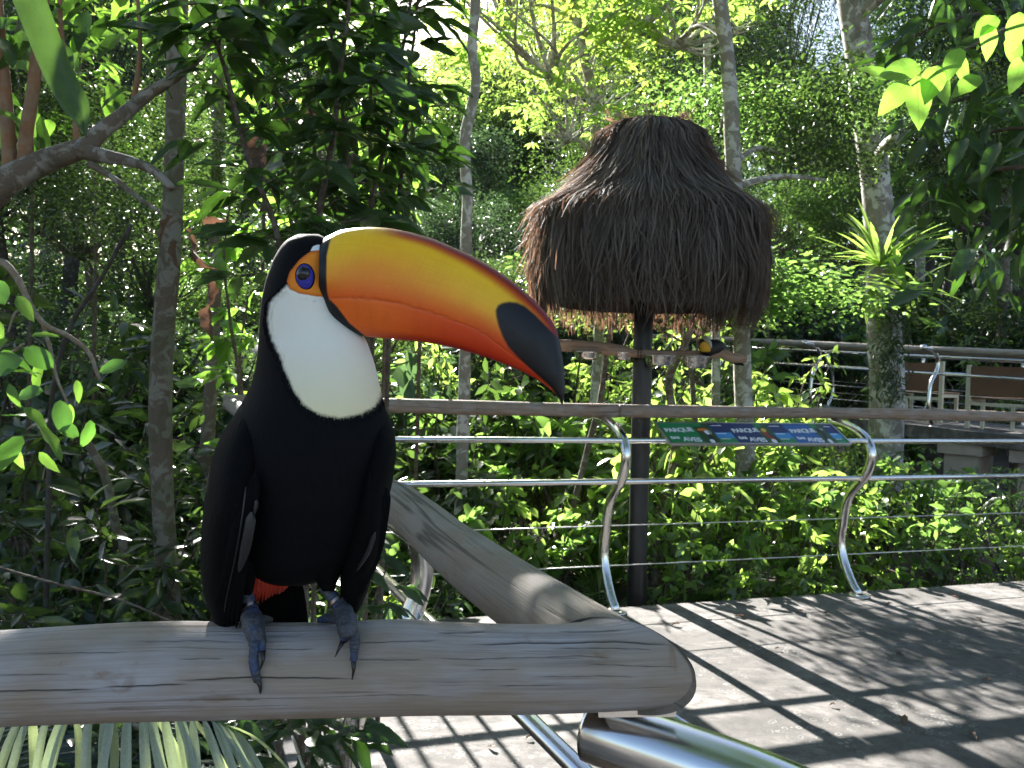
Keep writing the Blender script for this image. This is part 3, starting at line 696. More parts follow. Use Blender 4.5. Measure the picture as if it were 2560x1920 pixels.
mott = rng.random((mL//8+2, nL//8+2)); mott = np.kron(mott, np.ones((8, 8)))[:mL, :nL]
for _ in range(3): mott = (mott+np.roll(mott, 4, 0)+np.roll(mott, -4, 0)+np.roll(mott, 4, 1)+np.roll(mott, -4, 1))/5
col = col*(1+.10*(mott-.5))[..., None]
streak = np.sin(lpx*.13+np.sin(lpx*.041)*2)*np.exp(-((g-.55)/.3)**2)*lowm; col = col*(1-.04*np.clip(streak, 0, 1))[..., None]
BAND = [(780, 560), (838, 576), (825, 604), (817, 640), (816, 690), (818, 730), (824, 752), (780, 760), (770, 700)]
PATCH = [(770, 748), (826, 750), (842, 766), (873, 807), (914, 841), (920, 858), (840, 850), (780, 800)]
TIPP = [(1240, 790), (1239, 775), (1245, 763), (1256, 757), (1273, 754), (1292, 756), (1312, 765), (1338, 787), (1366, 815), (1388, 838), (1430, 860), (1440, 1030), (1404, 1030), (1395, 1000), (1381, 972), (1366, 958), (1340, 935), (1318, 915), (1294, 893), (1271, 868), (1257, 843), (1246, 815)]
blk = lin((22, 22, 26))
for poly, sf in ((BAND, 2.0), (PATCH, 2.0), (TIPP, 3.5)):
    col = lerp(col, blk*(1.0 if poly is not BAND else 1.0), sstep(sdf(lpx, lpy, poly), -sf, sf))
col = np.concatenate([col, np.ones((*col.shape[:2], 1))], -1)
def m_bill():
    t = NT('bill_keratin'); c = t.attr('Col').outputs['Color']; g = t.n('TexCoord').outputs['Object']
    n = t.noise(g, 90, 4); n2_ = t.noise(g, 600, 3); bl = t.attr('bl').outputs['Vector']
    gl = t.noise(t.scale(bl, (3, 90, 1)), 2.2, 4, .6); gv = t.noise(t.scale(bl, (90, 3, 1)), 1.6, 3, .6); st_ = t.noise(t.scale(bl, (9, 22, 1)), 2.0, 5, .65)
    c = t.mix(t.ramp(gl, [(.35, .22), (.6, 0)]), c, (.70, .5, .35), 'MULTIPLY')
    c = t.mix(t.ramp(gv, [(.45, 0), (.75, .22)]), c, (.80, .62, .45), 'MULTIPLY')
    c = t.mix(t.ramp(st_, [(.60, 0), (.78, .3)]), c, (.55, .40, .25), 'MULTIPLY')
    c = t.mix(t.ramp(n, [(.4, 0), (.8, .16)]), c, (.9, .75, .4), 'MULTIPLY')
    t.bump(t.math('ADD', t.math('ADD', n, t.math('MULTIPLY', gl, .5)), t.math('ADD', t.math('MULTIPLY', n2_, .2), t.math('MULTIPLY', gv, .4))), .05, .002)
    return t.P(Base_Color=c, Roughness=t.ramp(st_, [(.3, .36), (.7, .55)]), Specular_IOR_Level=.35, Subsurface_Weight=.12, Subsurface_Radius=(.004, .0015, .0006), Subsurface_Scale=1.0)
M['bill'] = m_bill()
Fall = np.array([(i*nL+j, i*nL+(j+1) % nL, (i+1)*nL+(j+1) % nL, (i+1)*nL+j) for i in range(mL-1) for j in range(nL)])
fl = lowm.ravel()[Fall].sum(1) >= 2
for nm, msk in (('lower_mandible', fl), ('upper_mandible', ~fl)):
    f = Fall[msk]; ids, inv = np.unique(f.ravel(), return_inverse=True)
    part(nm, lv.reshape(-1, 3)[ids], inv.reshape(-1, 4), M['bill'], bird, True, {'Col': col.reshape(-1, 4)[ids], 'bl': np.stack([U2, V2, U2*0], -1).reshape(-1, 3)[ids]})
# ---- eye
M['eye_blue'] = plain('blue_eye_skin', (.022, .020, .30), .5, 0, .45, 500, .3)
M['eye_dark'] = plain('dark_eye', (.006, .005, .006), .05, 0, .2, 100, 0, .6)
M['eye_iris'] = plain('dark_iris', (.012, .008, .009), .12, 0, .2, 100, 0, .6)
s1 = .64/FPX
def eye_disc(nm, px, py, rx, ry, dofs, thick, mat, tilt=0.0, parent=bird):
    d = body_depth(762, 691)+dofs; c = pt(px, py, d)
    ux = _R*math.cos(tilt)+_U*math.sin(tilt); uy = -_R*math.sin(tilt)+_U*math.cos(tilt)
    V, F = ellipsoid(c, (ux*rx*s1, uy*ry*s1, -_F*thick), 32, 20); return part(nm, V, F, mat, parent)
es = eye_disc('eye_skin', 762.5, 692, 24.5, 33.5, .0008, .0032, M['black_feather'], .08)
eb = eye_disc('eye_ring', 762.5, 692, 22.5, 31.5, .0004, .0038, M['eye_blue'], .08)
ey = eye_disc('eye', 759.5, 685, 17.5, 19.5, -.0010, .0040, M['eye_iris'])
eye_disc('pupil', 758.5, 683.5, 13, 14, -.0022, .0031, M['eye_dark'], 0, ey)
# ---- feet
def m_foot():
    t = NT('foot_skin'); g = t.n('TexCoord').outputs['Object']
    v = t.n('TexVoronoi'); t.set(v, 'Vector', g); v.inputs['Scale'].default_value = 420
    n = t.noise(g, 60, 4); c = t.mix(n, (.035, .038, .050), (.085, .09, .105)); c = t.mix(t.ramp(t.noise(g, 45, 2), [(.52, 0), (.66, .8)]), c, (.035, .075, .19))
    c = t.mix(t.ramp(v.outputs['Distance'], [(.25, 0), (.6, .5)]), c, (.02, .022, .03)); t.bump(v.outputs['Distance'], .5, .001)
    return t.P(Base_Color=c, Roughness=.6)
M['foot'] = m_foot()
M['claw'] = plain('claw', (.014, .012, .012), .32, 0, .3, 200)
M['ringmetal'] = m_steel('leg_band', .2, (.30, .22, .19))
def log_front(px, py):
    """depth of the perch log's front surface"""
    yt, yb = np.interp(px, *zip(*TOP)), np.interp(px, *zip(*BOT)); cy, r = (yt+yb)/2, (yb-yt)/2
    q = np.clip((py-cy)/r, -1, 1); return .66-r*.66/FPX*math.sqrt(max(0, 1-q*q))
def on_log(px, py, lift): return pt(px, py, log_front(px, py)-lift)
def toe(parent, pts_, rpx, clawpts):
    """pts_: (px, py); radius in pixels; lies on the log"""
    q = spline(pts_, 48); s = .64/FPX
    rr = np.interp(np.linspace(0, 1, 48), *zip(*[(i/(len(rpx)-1), r) for i, r in enumerate(rpx)]))*s*.86
    t = np.linspace(0, 1, 48); rr = rr*(1+.07*np.sin(t*14)+.035*np.sign(np.sin(t*75)))
    P = np.array([on_log(x, y, r*.75) for (x, y), r in zip(q, rr)])
    o = tube_part('toe', P, rr, M['foot'], parent, 14)
    q = spline(clawpts, 12); rr2 = np.linspace(rr[-1]*.82, .0003, 12)
    P = np.array([on_log(x, y, r*.8+.0035*math.sin(math.pi*min(1, i/11*1.0))) for i, ((x, y), r) in enumerate(zip(q, rr2))])
    tube_part('claw', P, rr2, M['claw'], o, 10)
def leg(path, ringpx, ringr, foot_px):
    P = np.array([pt(x, y, d) for x, y, d, r in path]); Q = spline(np.array([(x, y, d, r) for x, y, d, r in path]), 24)
    P = np.array([pt(x, y, d) for x, y, d, r in Q]); rr = Q[:, 3]*.65/FPX
    rr = rr*(1+.05*np.sin(np.linspace(0, 40, 24)))
    o = tube_part('leg', P, rr, M['foot'], bird, 18)
    c = pt(*ringpx); ax = norm(P[np.argmin(np.linalg.norm(P-c, axis=1))+1]-P[np.argmin(np.linalg.norm(P-c, axis=1))-1])
    u = norm(np.cross(ax, (0, 1, 0))); v = np.cross(ax, u); V = []; F = []
    R0 = ringr*.65/FPX; n = 32
    prof = [(R0*1.0, -.0012), (R0*1.12, -.0012), (R0*1.12, .0012), (R0*1.0, .0012)]
    for i in range(n):
        t = 2*math.pi*i/n
        for r, z in prof: V.append(c+u*math.cos(t)*r+v*math.sin(t)*r+ax*z)
    for i in range(n):
        for k in range(4): F.append((i*4+k, i*4+(k+1) % 4, ((i+1) % n)*4+(k+1) % 4, ((i+1) % n)*4+k))
    part('leg_band', V, F, M['ringmetal'], o, False, {'co': np.array(V)})
    return o
lg1 = leg([(612, 1455, .652, 15), (618, 1490, .652, 16), (625, 1520, .650, 19), (628, 1540, .645, 25), (634, 1562, .637, 27), (640, 1590, .630, 22), (642, 1606, .627, 15)], (624, 1514, .6515), 22, None)
toe(lg1, [(632, 1570), (636, 1610), (634, 1650), (640, 1690), (644, 1702)], [20, 17, 13, 13, 10], [(645, 1700), (651, 1720), (650, 1744)])
toe(lg1, [(646, 1570), (654, 1600), (656, 1628)], [16, 13, 10], [(657, 1626), (658, 1650), (649, 1676)])
lg2 = leg([(808, 1462, .652, 14), (824, 1484, .652, 15), (844, 1506, .650, 19), (856, 1526, .646, 24), (866, 1552, .638, 26), (870, 1578, .631, 24), (872, 1596, .628, 15)], (843, 1503, .6505), 23, None)
toe(lg2, [(872, 1560), (886, 1590), (886, 1625), (884, 1652)], [19, 15, 13, 10], [(884, 1652), (884, 1676), (880, 1700)])
toe(lg2, [(858, 1560), (860, 1585), (859, 1604)], [16, 14, 10], [(858, 1602), (848, 1620), (838, 1642)])
def back_toe(parent, path):
    Q = spline(path, 12); tube_part('toe', np.array([pt(*q[:3]) for q in Q]), Q[:, 3]*.66/FPX, M['foot'], parent, 12)
back_toe(lg1, [(640, 1552, .642, 14), (660, 1548, .655, 11), (676, 1550, .668, 8)]); back_toe(lg2, [(858, 1548, .644, 14), (825, 1545, .658, 11), (800, 1550, .668, 9)])
back_toe(lg1, [(620, 1556, .645, 12), (606, 1560, .665, 9)]); back_toe(lg2, [(866, 1552, .645, 12), (880, 1556, .668, 9)])
# ================================================================ thatched feeding shelter
def m_thatch(name, a, b):
    t = NT(name); k = t.attr('tint').outputs['Fac']; oi = t.noise(t.n('TexCoord').outputs['Object'], 4, 4)
    c = t.mix(k, a, b); c = t.mix(t.ramp(oi, [(.4, 0), (.7, .5)]), c, (.10, .078, .066))
    m = t.P(Base_Color=c, Roughness=.75, Specular_IOR_Level=.25)
    tl = t.n('BsdfTranslucent'); t.set(tl, 'Color', (.52, .28, .17, 1)); mx = t.n('MixShader'); t.set(mx, 0, .24)
    t.t.links.new(t.b.outputs[0], mx.inputs[1]); t.t.links.new(tl.outputs[0], mx.inputs[2]); t.t.links.new(mx.outputs[0], t.out.inputs[0])
    return m
M['thatch'] = m_thatch('thatch', (.020, .017, .0155), (.27, .235, .21))
UD = 5.35; us = UD/FPX
upx = pt(1622, 540, UD)
pole_top, pole_bot = pt(1618, 420, UD), pt(1590, 1545, UD)
dirp = norm(pole_bot-pole_top); pole_bot = pole_bot+dirp*.75
shel = thing('thatched_shelter', pole_bot, 'shaggy thatched umbrella shelter on a black pole rising from the garden', 'shelter')
tube_part('pole', np.linspace(pole_top, pole_bot, 4), 24*us, M['blackpole'], shel, 24)
UPROF = [(298, 12), (306, 50), (320, 92), (356, 128), (385, 126), (410, 140), (445, 166), (485, 198), (512, 236), (535, 276), (560, 288), (600, 292), (650, 294), (700, 293), (745, 286)]
up_y = np.array([p[0] for p in UPROF]); up_r = np.array([p[1] for p in UPROF])
ZC = lambda py: pt(1622, py, UD)[2]
cx_u, cy_u = upx[0], upx[1]
def uprof(py): return np.interp(py, up_y, up_r)*us*.955
ys = np.concatenate([np.linspace(300, 745, 60)]); n = 64; th_ = np.linspace(0, 2*math.pi, n, endpoint=False)
V = [np.stack([cx_u+(uprof(y)-.03)*np.cos(th_), cy_u+(uprof(y)-.03)*np.sin(th_), np.full(n, ZC(y))], 1) for y in ys]
V += [np.stack([cx_u+(uprof(y)*.86-.05)*np.cos(th_), cy_u+(uprof(y)*.86-.05)*np.sin(th_), np.full(n, ZC(y+25))], 1) for y in ys[::-1]]
V = np.concatenate(V); m = len(ys)*2
F = [(i*n+j, i*n+(j+1) % n, (i+1)*n+(j+1) % n, (i+1)*n+j) for i in range(m-1) for j in range(n)]+[tuple(range(n))]
part('thatch_core', V, F, M['thatch'], shel, True, {'tint': np.full(len(V), .12)})
def strands(N, y0r, lenr, lift, wr, seed, hang=True, tmin=0., tmax=1.):
    rg = np.random.default_rng(seed); K = 6
    y0 = rg.uniform(*y0r, N); nc = 90; ca_ = rg.uniform(0, 2*math.pi, nc); cd_ = rg.normal(0, .07, nc); ci = rg.integers(0, nc, N); cl_ = rg.normal(0, 14, nc); a = ca_[ci]+rg.normal(0, .05, N); y0 = y0+cl_[ci]*.5; L = rg.uniform(*lenr, N); W = rg.uniform(*wr, N)
    t = np.linspace(0, 1, K)
    yy = y0[:, None]+np.outer(L, t); rp = uprof(np.minimum(yy, 745))
    lf = (rg.uniform(.2, 1, N)*lift)[:, None]*(.25+t[None, :]*1.0)
    da = (cd_[ci]+rg.normal(0, .045, N))[:, None]*t+rg.normal(0, .06, N)[:, None]*t**2
    rr = rp+lf; aa = a[:, None]+da
    over = np.clip(yy-745, 0, None)*us; rr = rr-over*.25
    P = np.stack([cx_u+rr*np.cos(aa), cy_u+rr*np.sin(aa), np.vectorize(ZC)(yy)+rg.normal(0, .004, N)[:, None]*t], -1)
    side = np.stack([-np.sin(aa), np.cos(aa), np.zeros_like(aa)], -1); tw = rg.uniform(-1, 1, N)[:, None]
    side = side+np.stack([np.cos(aa), np.sin(aa), np.zeros_like(aa)], -1)*tw[..., None]
    wv = (W[:, None]*np.clip(1.25-t, .15, 1))[..., None]
    V = np.stack([P-side*wv, P+side*wv], 2).reshape(-1, 3)
    base = (np.arange(N)*K*2)[:, None]+np.arange(K-1)*2
    F = np.stack([base, base+1, base+3, base+2], -1).reshape(-1, 4)
    tint = np.repeat(np.clip(rg.beta(1.2, 2.4, N)*(tmax-tmin)+tmin+rg.normal(0, .12, nc)[ci]+np.clip((520-y0)/900, -.12, .16), 0, 1), K*2)
    return V, F, tint
Vs, Fs, Ts = [], [], []; nb = 0
for a in ((1700, (299, 326), (50, 150), .10, (.0025, .006), 11), (700, (330, 400), (90, 150), .12, (.0025, .006), 12, True, .2, 1.), (900, (440, 500), (70, 120), .10, (.003, .007), 13, True, .2, 1.), (500, (560, 700), (60, 130), .07, (.003, .006), 14, True, .4, 1.), (2000, (316, 372), (80, 200), .06, (.0025, .006), 1), (1800, (330, 430), (120, 210), .05, (.0025, .0065), 2), (2000, (400, 500), (100, 200), .04, (.0025, .007), 3),
          (2800, (505, 560), (150, 262), .045, (.0025, .007), 4), (2600, (560, 660), (90, 200), .035, (.0025, .006), 5), (2200, (640, 700), (60, 140), .03, (.0015, .004), 6), (420, (330, 640), (50, 150), .13, (.003, .006), 7, True, .6, 1.)):
    V, F, T = strands(*a); Vs.append(V); Fs.append(F+nb); Ts.append(T); nb += len(V)
# the tuft that tops it: stiff ends standing out
V, F, T = strands(160, (306, 322), (8, 22), .03, (.0015, .004), 8)
V[:, 2] = 2*ZC(314)-V[:, 2]+rng.normal(0, .004, len(V)); Vs.append(V); Fs.append(F+nb); Ts.append(T)
tag(part('thatch', np.concatenate(Vs), np.concatenate(Fs), M['thatch'], shel, False, {'tint': np.concatenate(Ts)}), kind='stuff')
# perch branch fixed to the pole
BD = UD-.09
bp = [(1330, 866, BD+.12), (1400, 867, BD+.08), (1480, 873, BD+.04), (1560, 880, BD), (1600, 884, BD-.01), (1700, 886, BD-.02), (1780, 885, BD-.03), (1800, 882, BD-.03), (1830, 893, BD-.04), (1866, 898, BD-.05)]
P = spline([pt(*q) for q in bp], 60)
tube_part('perch_branch', P, np.interp(np.linspace(0, 1, 60), [0, .25, .5, .75, .85, 1], [13, 11.5, 10, 11, 13, 9])*us, M['branch'], shel, 16, .05, 4)
P = spline([pt(1345, 858, BD+.06), pt(1420, 860, BD+.05), pt(1500, 864, BD+.02), pt(1570, 874, BD+.03)], 30)
tube_part('perch_branch', P, np.linspace(11, 9, 30)*us, M['branch'], shel, 14, .05, 6)
for px in (1597, 1604):
    c = pt(px, 885, BD-.012); tube_part('wire_tie', [c+np.array((.031*math.cos(t)*.3, .034*math.cos(t), .036*math.sin(t))) for t in np.linspace(0, 6.2, 14)], .003, M['blackpole'], shel, 6)
def bowl(px, py, rpx, hpx, d, lab):
    c = pt(px, py, d); r = rpx*us; hh = hpx*us; n = 36; V = []; F = []
    prof = [(r*1.10, 0), (r*1.13, .003), (r*1.10, .004), (r*1.02, -.001), (r*.98, -.006), (r*.93, -hh*.5), (r*.84, -hh*.86), (r*.78, -hh*.97), (r*.70, -hh), (r*.1, -hh), (r*.1, -hh+.003), (r*.76, -hh*.93), (r*.91, -hh*.5), (r*1.0, 0)]
    for q, z in prof: V += [(c[0]+q*math.cos(2*math.pi*j/n), c[1]+q*math.sin(2*math.pi*j/n), c[2]+z) for j in range(n)]
    k = len(prof)
    F = [(i*n+j, i*n+(j+1) % n, (i+1)*n+(j+1) % n, (i+1)*n+j) for i in range(k-1) for j in range(n)]
    o = part('feeding_bowl', V, F, M['bowl'], None, True, {'co': np.array(V)})
    tag(o, lab, 'bowl', 'steel bowls under the perch branch')
for px, py, rp, hp, dd in ((1468, 880, 32, 20, .02), (1557, 882, 27, 19, .04), (1652, 890, 39, 25, -.06), (1738, 892, 36, 28, -.06)):
    bowl(px, py, rp, hp, BD+dd, 'shiny round steel feeding bowl hung under the perch branch of the shelter')
# ---------------------------------------------------------------- small toucan on the branch
b2 = thing('small_toucan', pt(1772, 880, BD-.03), 'small dark toucan with a yellow throat perched on the branch of the shelter', 'toucan')
def body2():
    # spine from the breast (towards the viewer) to the rump: (px, py, depth, rx px, ry px, half depth)
    S = [(1764, 842, -.03, 3, 3), (1764, 850, -.03, 15, 12), (1763, 862, -.03, 17, 16), (1768, 872, -.02, 20, 17), (1780, 868, .0, 22, 16), (1795, 868, .02, 20, 14), (1808, 874, .04, 14, 9), (1818, 884, .05, 8, 5), (1826, 898, .06, 6, 3), (1840, 908, .07, 6, 3), (1850, 913, .075, 2, 2)]
    Q = spline(np.array(S, float), 50); P = np.array([pt(q[0], q[1], BD-.05+q[2]) for q in Q])
    V, F, A = tube(P, np.clip((Q[:, 3]+Q[:, 4])/2*us, .002, None), 24); 
    pr = np.array([proj(v)[:2] for v in V])
    b = sdf(pr[:, 0], pr[:, 1], [(1752, 858), (1762, 853), (1774, 858), (1778, 866), (1776, 879), (1752, 880), (1748, 868)])
    dep = np.array([proj(v)[2] for v in V]); b = np.where(dep < BD-.045, b, -20)
    return V, F, b
t = NT('small_toucan_plumage'); f_ = t.ramp(t.math('MULTIPLY_ADD', t.attr('bib').outputs['Fac'], .12, .5), [(.35, 0), (.65, 1)])
M['plume2'] = t.P(Base_Color=t.mix(f_, (.008, .008, .009), (.75, .40, .03)), Roughness=.6)
V, F, b = body2(); part('body', V, F, M['plume2'], b2, True, {'bib': b})
M['pale_bill'] = plain('pale_bill', (.50, .50, .38), .4, 0, .3, 120)
P = spline([pt(1763, 846, BD-.09), pt(1769, 850, BD-.125), pt(1775, 858, BD-.15), pt(1778, 869, BD-.155)], 14)
tube_part('bill', P, np.linspace(8, 2, 14)*us, M['pale_bill'], b2, 12)
V, F = ellipsoid(pt(1757, 848, BD-.1), np.eye(3)*.005, 10, 6); part('eye', V, F, M['eye_dark'], b2)
for x in (1764, 1778): tube_part('leg', [pt(x, 874, BD-.05), pt(x+1, 884, BD-.055)], .007, M['foot'], b2, 8)
P = spline([pt(1815, 880, BD), pt(1832, 898, BD+.02), pt(1858, 913, BD+.03)], 10); V, F, A = tube(P, np.linspace(7, 6, 10)*us, 12, True, 0, 0, .4); part('tail', V, F, M['black_feather'], b2)
# ================================================================ the information board
def flat(name, col, rough=.45):
    return plain(name, col, rough, 0, .06, 8)
def lin_(c): return tuple(float(x) for x in lin(c))
SG = {'green': flat('sign_green', lin_((40, 130, 78))), 'navy': flat('sign_navy', lin_((26, 36, 98))), 'blue': flat('sign_blue', lin_((36, 92, 160))), 'sky': flat('sign_light_blue', lin_((60, 140, 200))), 'white': flat('sign_white', (.8, .8, .82)),
      'dgreen': flat('sign_photo_green', (.03, .07, .025)), 'black': flat('sign_black', (.012, .012, .014)), 'orange': flat('sign_orange', (.7, .2, .03)), 'red': flat('sign_red', (.35, .03, .02)), 'yellow': flat('sign_yellow', (.7, .45, .05)), 'tan': flat('sign_tan', (.3, .28, .22)), 'frame': flat('sign_frame', (.25, .25, .27), .3)}
BL, BR = on2(1680, .092, .962), on2(2131, .092, .962)
wS = np.linalg.norm(BR-BL); slope = norm(-n2*.19+np.array((0, 0, .105))); hS = .218
nS = norm(np.cross(e2, slope)); nS = nS if nS@n2 > 0 else -nS
sign = thing('information_board', (BL+BR)/2, 'long tilted information board with green and blue panels clipped to the deck railing', 'information board')
def SP(u, v, o=0.0): return BL+e2*(u*wS)+slope*(v*hS)+nS*o
def sq(nm, u0, u1, v0, v1, mat, o, par=sign, poly=None):
    q = poly or [(u0, v0), (u1, v0), (u1, v1), (u0, v1)]
    V = np.array([SP(u, v, o) for u, v in q]+[SP(u, v, o-.0008) for u, v in q]); k = len(q)
    F = [tuple(range(k)), tuple(range(k, 2*k))[::-1]]+[(i, i+k, (i+1) % k+k, (i+1) % k) for i in range(k)]
    return part(nm, V, F, mat, par, False)
sq('board', 0, 1, 0, 1, SG['frame'], -.001).data
V = np.array([SP(u, v, o) for u, v in ((0, 0), (1, 0), (1, 1), (0, 1)) for o in (-.001, -.014)]); part('backing', V, [(0, 2, 4, 6), (7, 5, 3, 1), (0, 1, 3, 2), (2, 3, 5, 4), (4, 5, 7, 6), (6, 7, 1, 0)], SG['frame'], sign, False)
for a, b in (((0, 0), (1, 0)), ((0, 1), (1, 1)), ((0, 0), (0, 1)), ((1, 0), (1, 1))):
    V, F = bar(SP(*a), SP(*b), .008, .012, nS); part('frame', V, F, M['cable'], sign, False, {'co': V})
def disc(nm, u, v, ru, rv, mat, o, par, rot=0.):
    q = []
    for i in range(20):
        t = 2*math.pi*i/20; x, y = ru*math.cos(t), rv*math.sin(t); q.append((u+(x*math.cos(rot)-y*math.sin(rot))/wS, v+(x*math.sin(rot)+y*math.cos(rot))/hS))
    return sq(nm, 0, 0, 0, 0, mat, o, par, q)
def photo(u0, u1, kind):
    o = sq('photo', u0, u1, .02, .98, SG['dgreen'], .0012); w_ = (u1-u0); c = (u0+u1)/2
    sq('photo_tab', u0, u0+w_*.55, .82, .98, SG['green'], .0022, o)
    if kind == 0:
        disc('print', c+.008, .36, .016, .055, SG['black'], .0022, o, .3); disc('print', c+.004, .55, .014, .028, SG['white'], .0030, o); disc('print', c-.012, .66, .034, .014, SG['orange'], .0036, o, .15); disc('print', c+.018, .55, .016, .028, SG['tan'], .0026, o); disc('print', c-.002, .12, .016, .02, SG['white'], .0030, o)
    elif kind == 1:
        disc('print', c, .40, .020, .055, SG['red'], .0022, o, .5); disc('print', c-.002, .68, .016, .03, SG['black'], .0026, o); disc('print', c-.004, .66, .018, .022, SG['yellow'], .0032, o, -.4); disc('print', c+.002, .13, .017, .022, SG['white'], .0030, o); disc('print', c+.02, .3, .008, .05, SG['black'], .0029, o, .4)
    else:
        disc('print', c, .42, .012, .05, SG['black'], .0022, o, -.3); disc('print', c+.006, .72, .026, .012, SG['tan'], .0027, o, .1); disc('print', c-.004, .68, .013, .022, SG['black'], .0032, o); disc('print', c, .14, .014, .022, SG['white'], .0030, o)
def info(u0, u1):
    sq('info_panel', u0, u1, .55, .98, SG['navy'], .0012); sq('info_panel', u0, u1, .28, .545, SG['sky'], .0012); sq('info_panel', u0, u1, .02, .275, SG['green'], .0012)
    for v, a in ((.86, .8), (.47, .7), (.22, .7)): sq('text_line', u0+.008, u0+.008+(u1-u0-.016)*a, v, v+.028, SG['white'], .0020)
cuv = [(0.004, .185, 'green'), (.37, .528, 'navy'), (.70, .855, 'blue')]
for i, (u0, u1, c) in enumerate(cuv):
    pn = sq('title_panel', u0, u1, .02, .98, SG[c], .0012)
    for j, (txt, v, sz, du) in enumerate((('PARQUE', .53, .056, .08), ('DAS', .22, .033, .10), ('AVES', .12, .058, .42))):
        cu = bpy.data.curves.new('lettering', 'FONT'); cu.body = txt; cu.size = sz; cu.extrude = .0002; cu.offset = .0022; cu.space_character = .94
        to = bpy.data.objects.new('lettering', cu); C.objects.link(to); bpy.context.view_layer.update()
        me = bpy.data.meshes.new_from_object(to.evaluated_get(bpy.context.evaluated_depsgraph_get())); bpy.data.objects.remove(to)
        vv_ = np.empty(len(me.vertices)*3, np.float32); me.vertices.foreach_get('co', vv_); vv_ = vv_.reshape(-1, 3)
        cs = math.cos(.06*(1-j)); sn = math.sin(.06*(1-j)); x, y = vv_[:, 0]*.92, vv_[:, 1]
        W_ = np.array([SP(u0+(u1-u0)*du, v, .0030+z)+e2*(a*cs-b*sn)+slope*(a*sn+b*cs) for a, b, z in zip(x, y, vv_[:, 2])])
        me.vertices.foreach_set('co', W_.astype(np.float32).ravel()); me.materials.clear(); me.materials.append(SG['white']); me.update()
        new_obj('lettering', me, pn)
for u0, u1, k in ((.187, .275, 0), (.53, .605, 1), (.857, .93, 2)): photo(u0, u1, k)
for u0, u1 in ((.277, .368), (.607, .698), (.932, .996)): info(u0, u1)
# ================================================================ vegetation
def tpl_lo(w=.42, fold=.10):
    return np.array([(0, 0, 0), (-w/2, .48, fold), (0, 1, -.06), (w/2, .48, fold)]), np.array([(0, 2, 1), (0, 3, 2)])
def tpl_mid(w=.42, fold=.06, droop=.16, tipx=1.0):
    V = [(0, 0, 0), (-w*.36, .26, fold), (w*.36, .26, fold), (-w*.45, .6, fold-droop*.35), (w*.45, .6, fold-droop*.35), (0, tipx, -droop), (0, .26, 0), (0, .6, -droop*.4)]
    F = [(0, 6, 1), (0, 2, 6), (6, 7, 3), (6, 3, 1), (2, 4, 7), (2, 7, 6), (7, 5, 3), (4, 5, 7)]
    return np.array(V), np.array(F)
def tpl_hi(w=.4, fold=.05, droop=.2, wave=.02, m=8, prof=None):
    """finely divided leaf with midrib fold, wavy margin and drooping drawn-out tip"""
    t = np.linspace(0, 1, m+1); pr = (np.sin(np.pi*t**.85)**.8*(1-.15*t)) if prof is None else np.interp(t, *zip(*prof))
    pr = pr/pr.max()*w/2; pr[0] = .006; pr[-1] = .003
    V = []
    for i, ti in enumerate(t):
        z = -droop*ti**1.7
        wv = wave*math.sin(i*2.1)
        V += [(-pr[i], ti, z+fold*pr[i]/(w/2)+wv), (-pr[i]*.5, ti, z+fold*.35*pr[i]/(w/2)), (0, ti, z-.004), (pr[i]*.5, ti, z+fold*.35*pr[i]/(w/2)), (pr[i], ti, z+fold*pr[i]/(w/2)-wv)]
    F = []
    for i in range(m):
        for j in range(4):
            a = i*5+j; F += [(a, a+1, a+6), (a, a+6, a+5)]
    return np.array(V), np.array(F)
def cloud(tpl, P, Y, Z, S, seed=0, tint=None):
    """place leaf templates at P, along Y, facing Z, length S"""
    tv, tf = tpl; N = len(P); Y = norm(Y); X = norm(np.cross(Y, Z)); Z = np.cross(X, Y)
    V = P[:, None, :]+S[:, None, None]*(tv[None, :, 0:1]*X[:, None]+tv[None, :, 1:2]*Y[:, None]+tv[None, :, 2:3]*Z[:, None])
    F = (tf[None]+np.arange(N)[:, None, None]*len(tv)).reshape(-1, 3)
    rg = np.random.default_rng(seed); t = rg.random(N) if tint is None else tint
    return V.reshape(-1, 3), F, np.repeat(t, len(tv))
class Cloud:
    def __init__(s): s.V = []; s.F = []; s.T = []; s.n = 0
    def add(s, V, F, T): s.V.append(V); s.F.append(F+s.n); s.T.append(T); s.n += len(V)
    def mesh(s, name, mat): return mk(name, np.concatenate(s.V), np.concatenate(s.F), mat, False, {'tint': np.concatenate(s.T)})
def rdir(rg, N, up=0.0):
    v = rg.normal(size=(N, 3)); v[:, 2] += up; return norm(v)
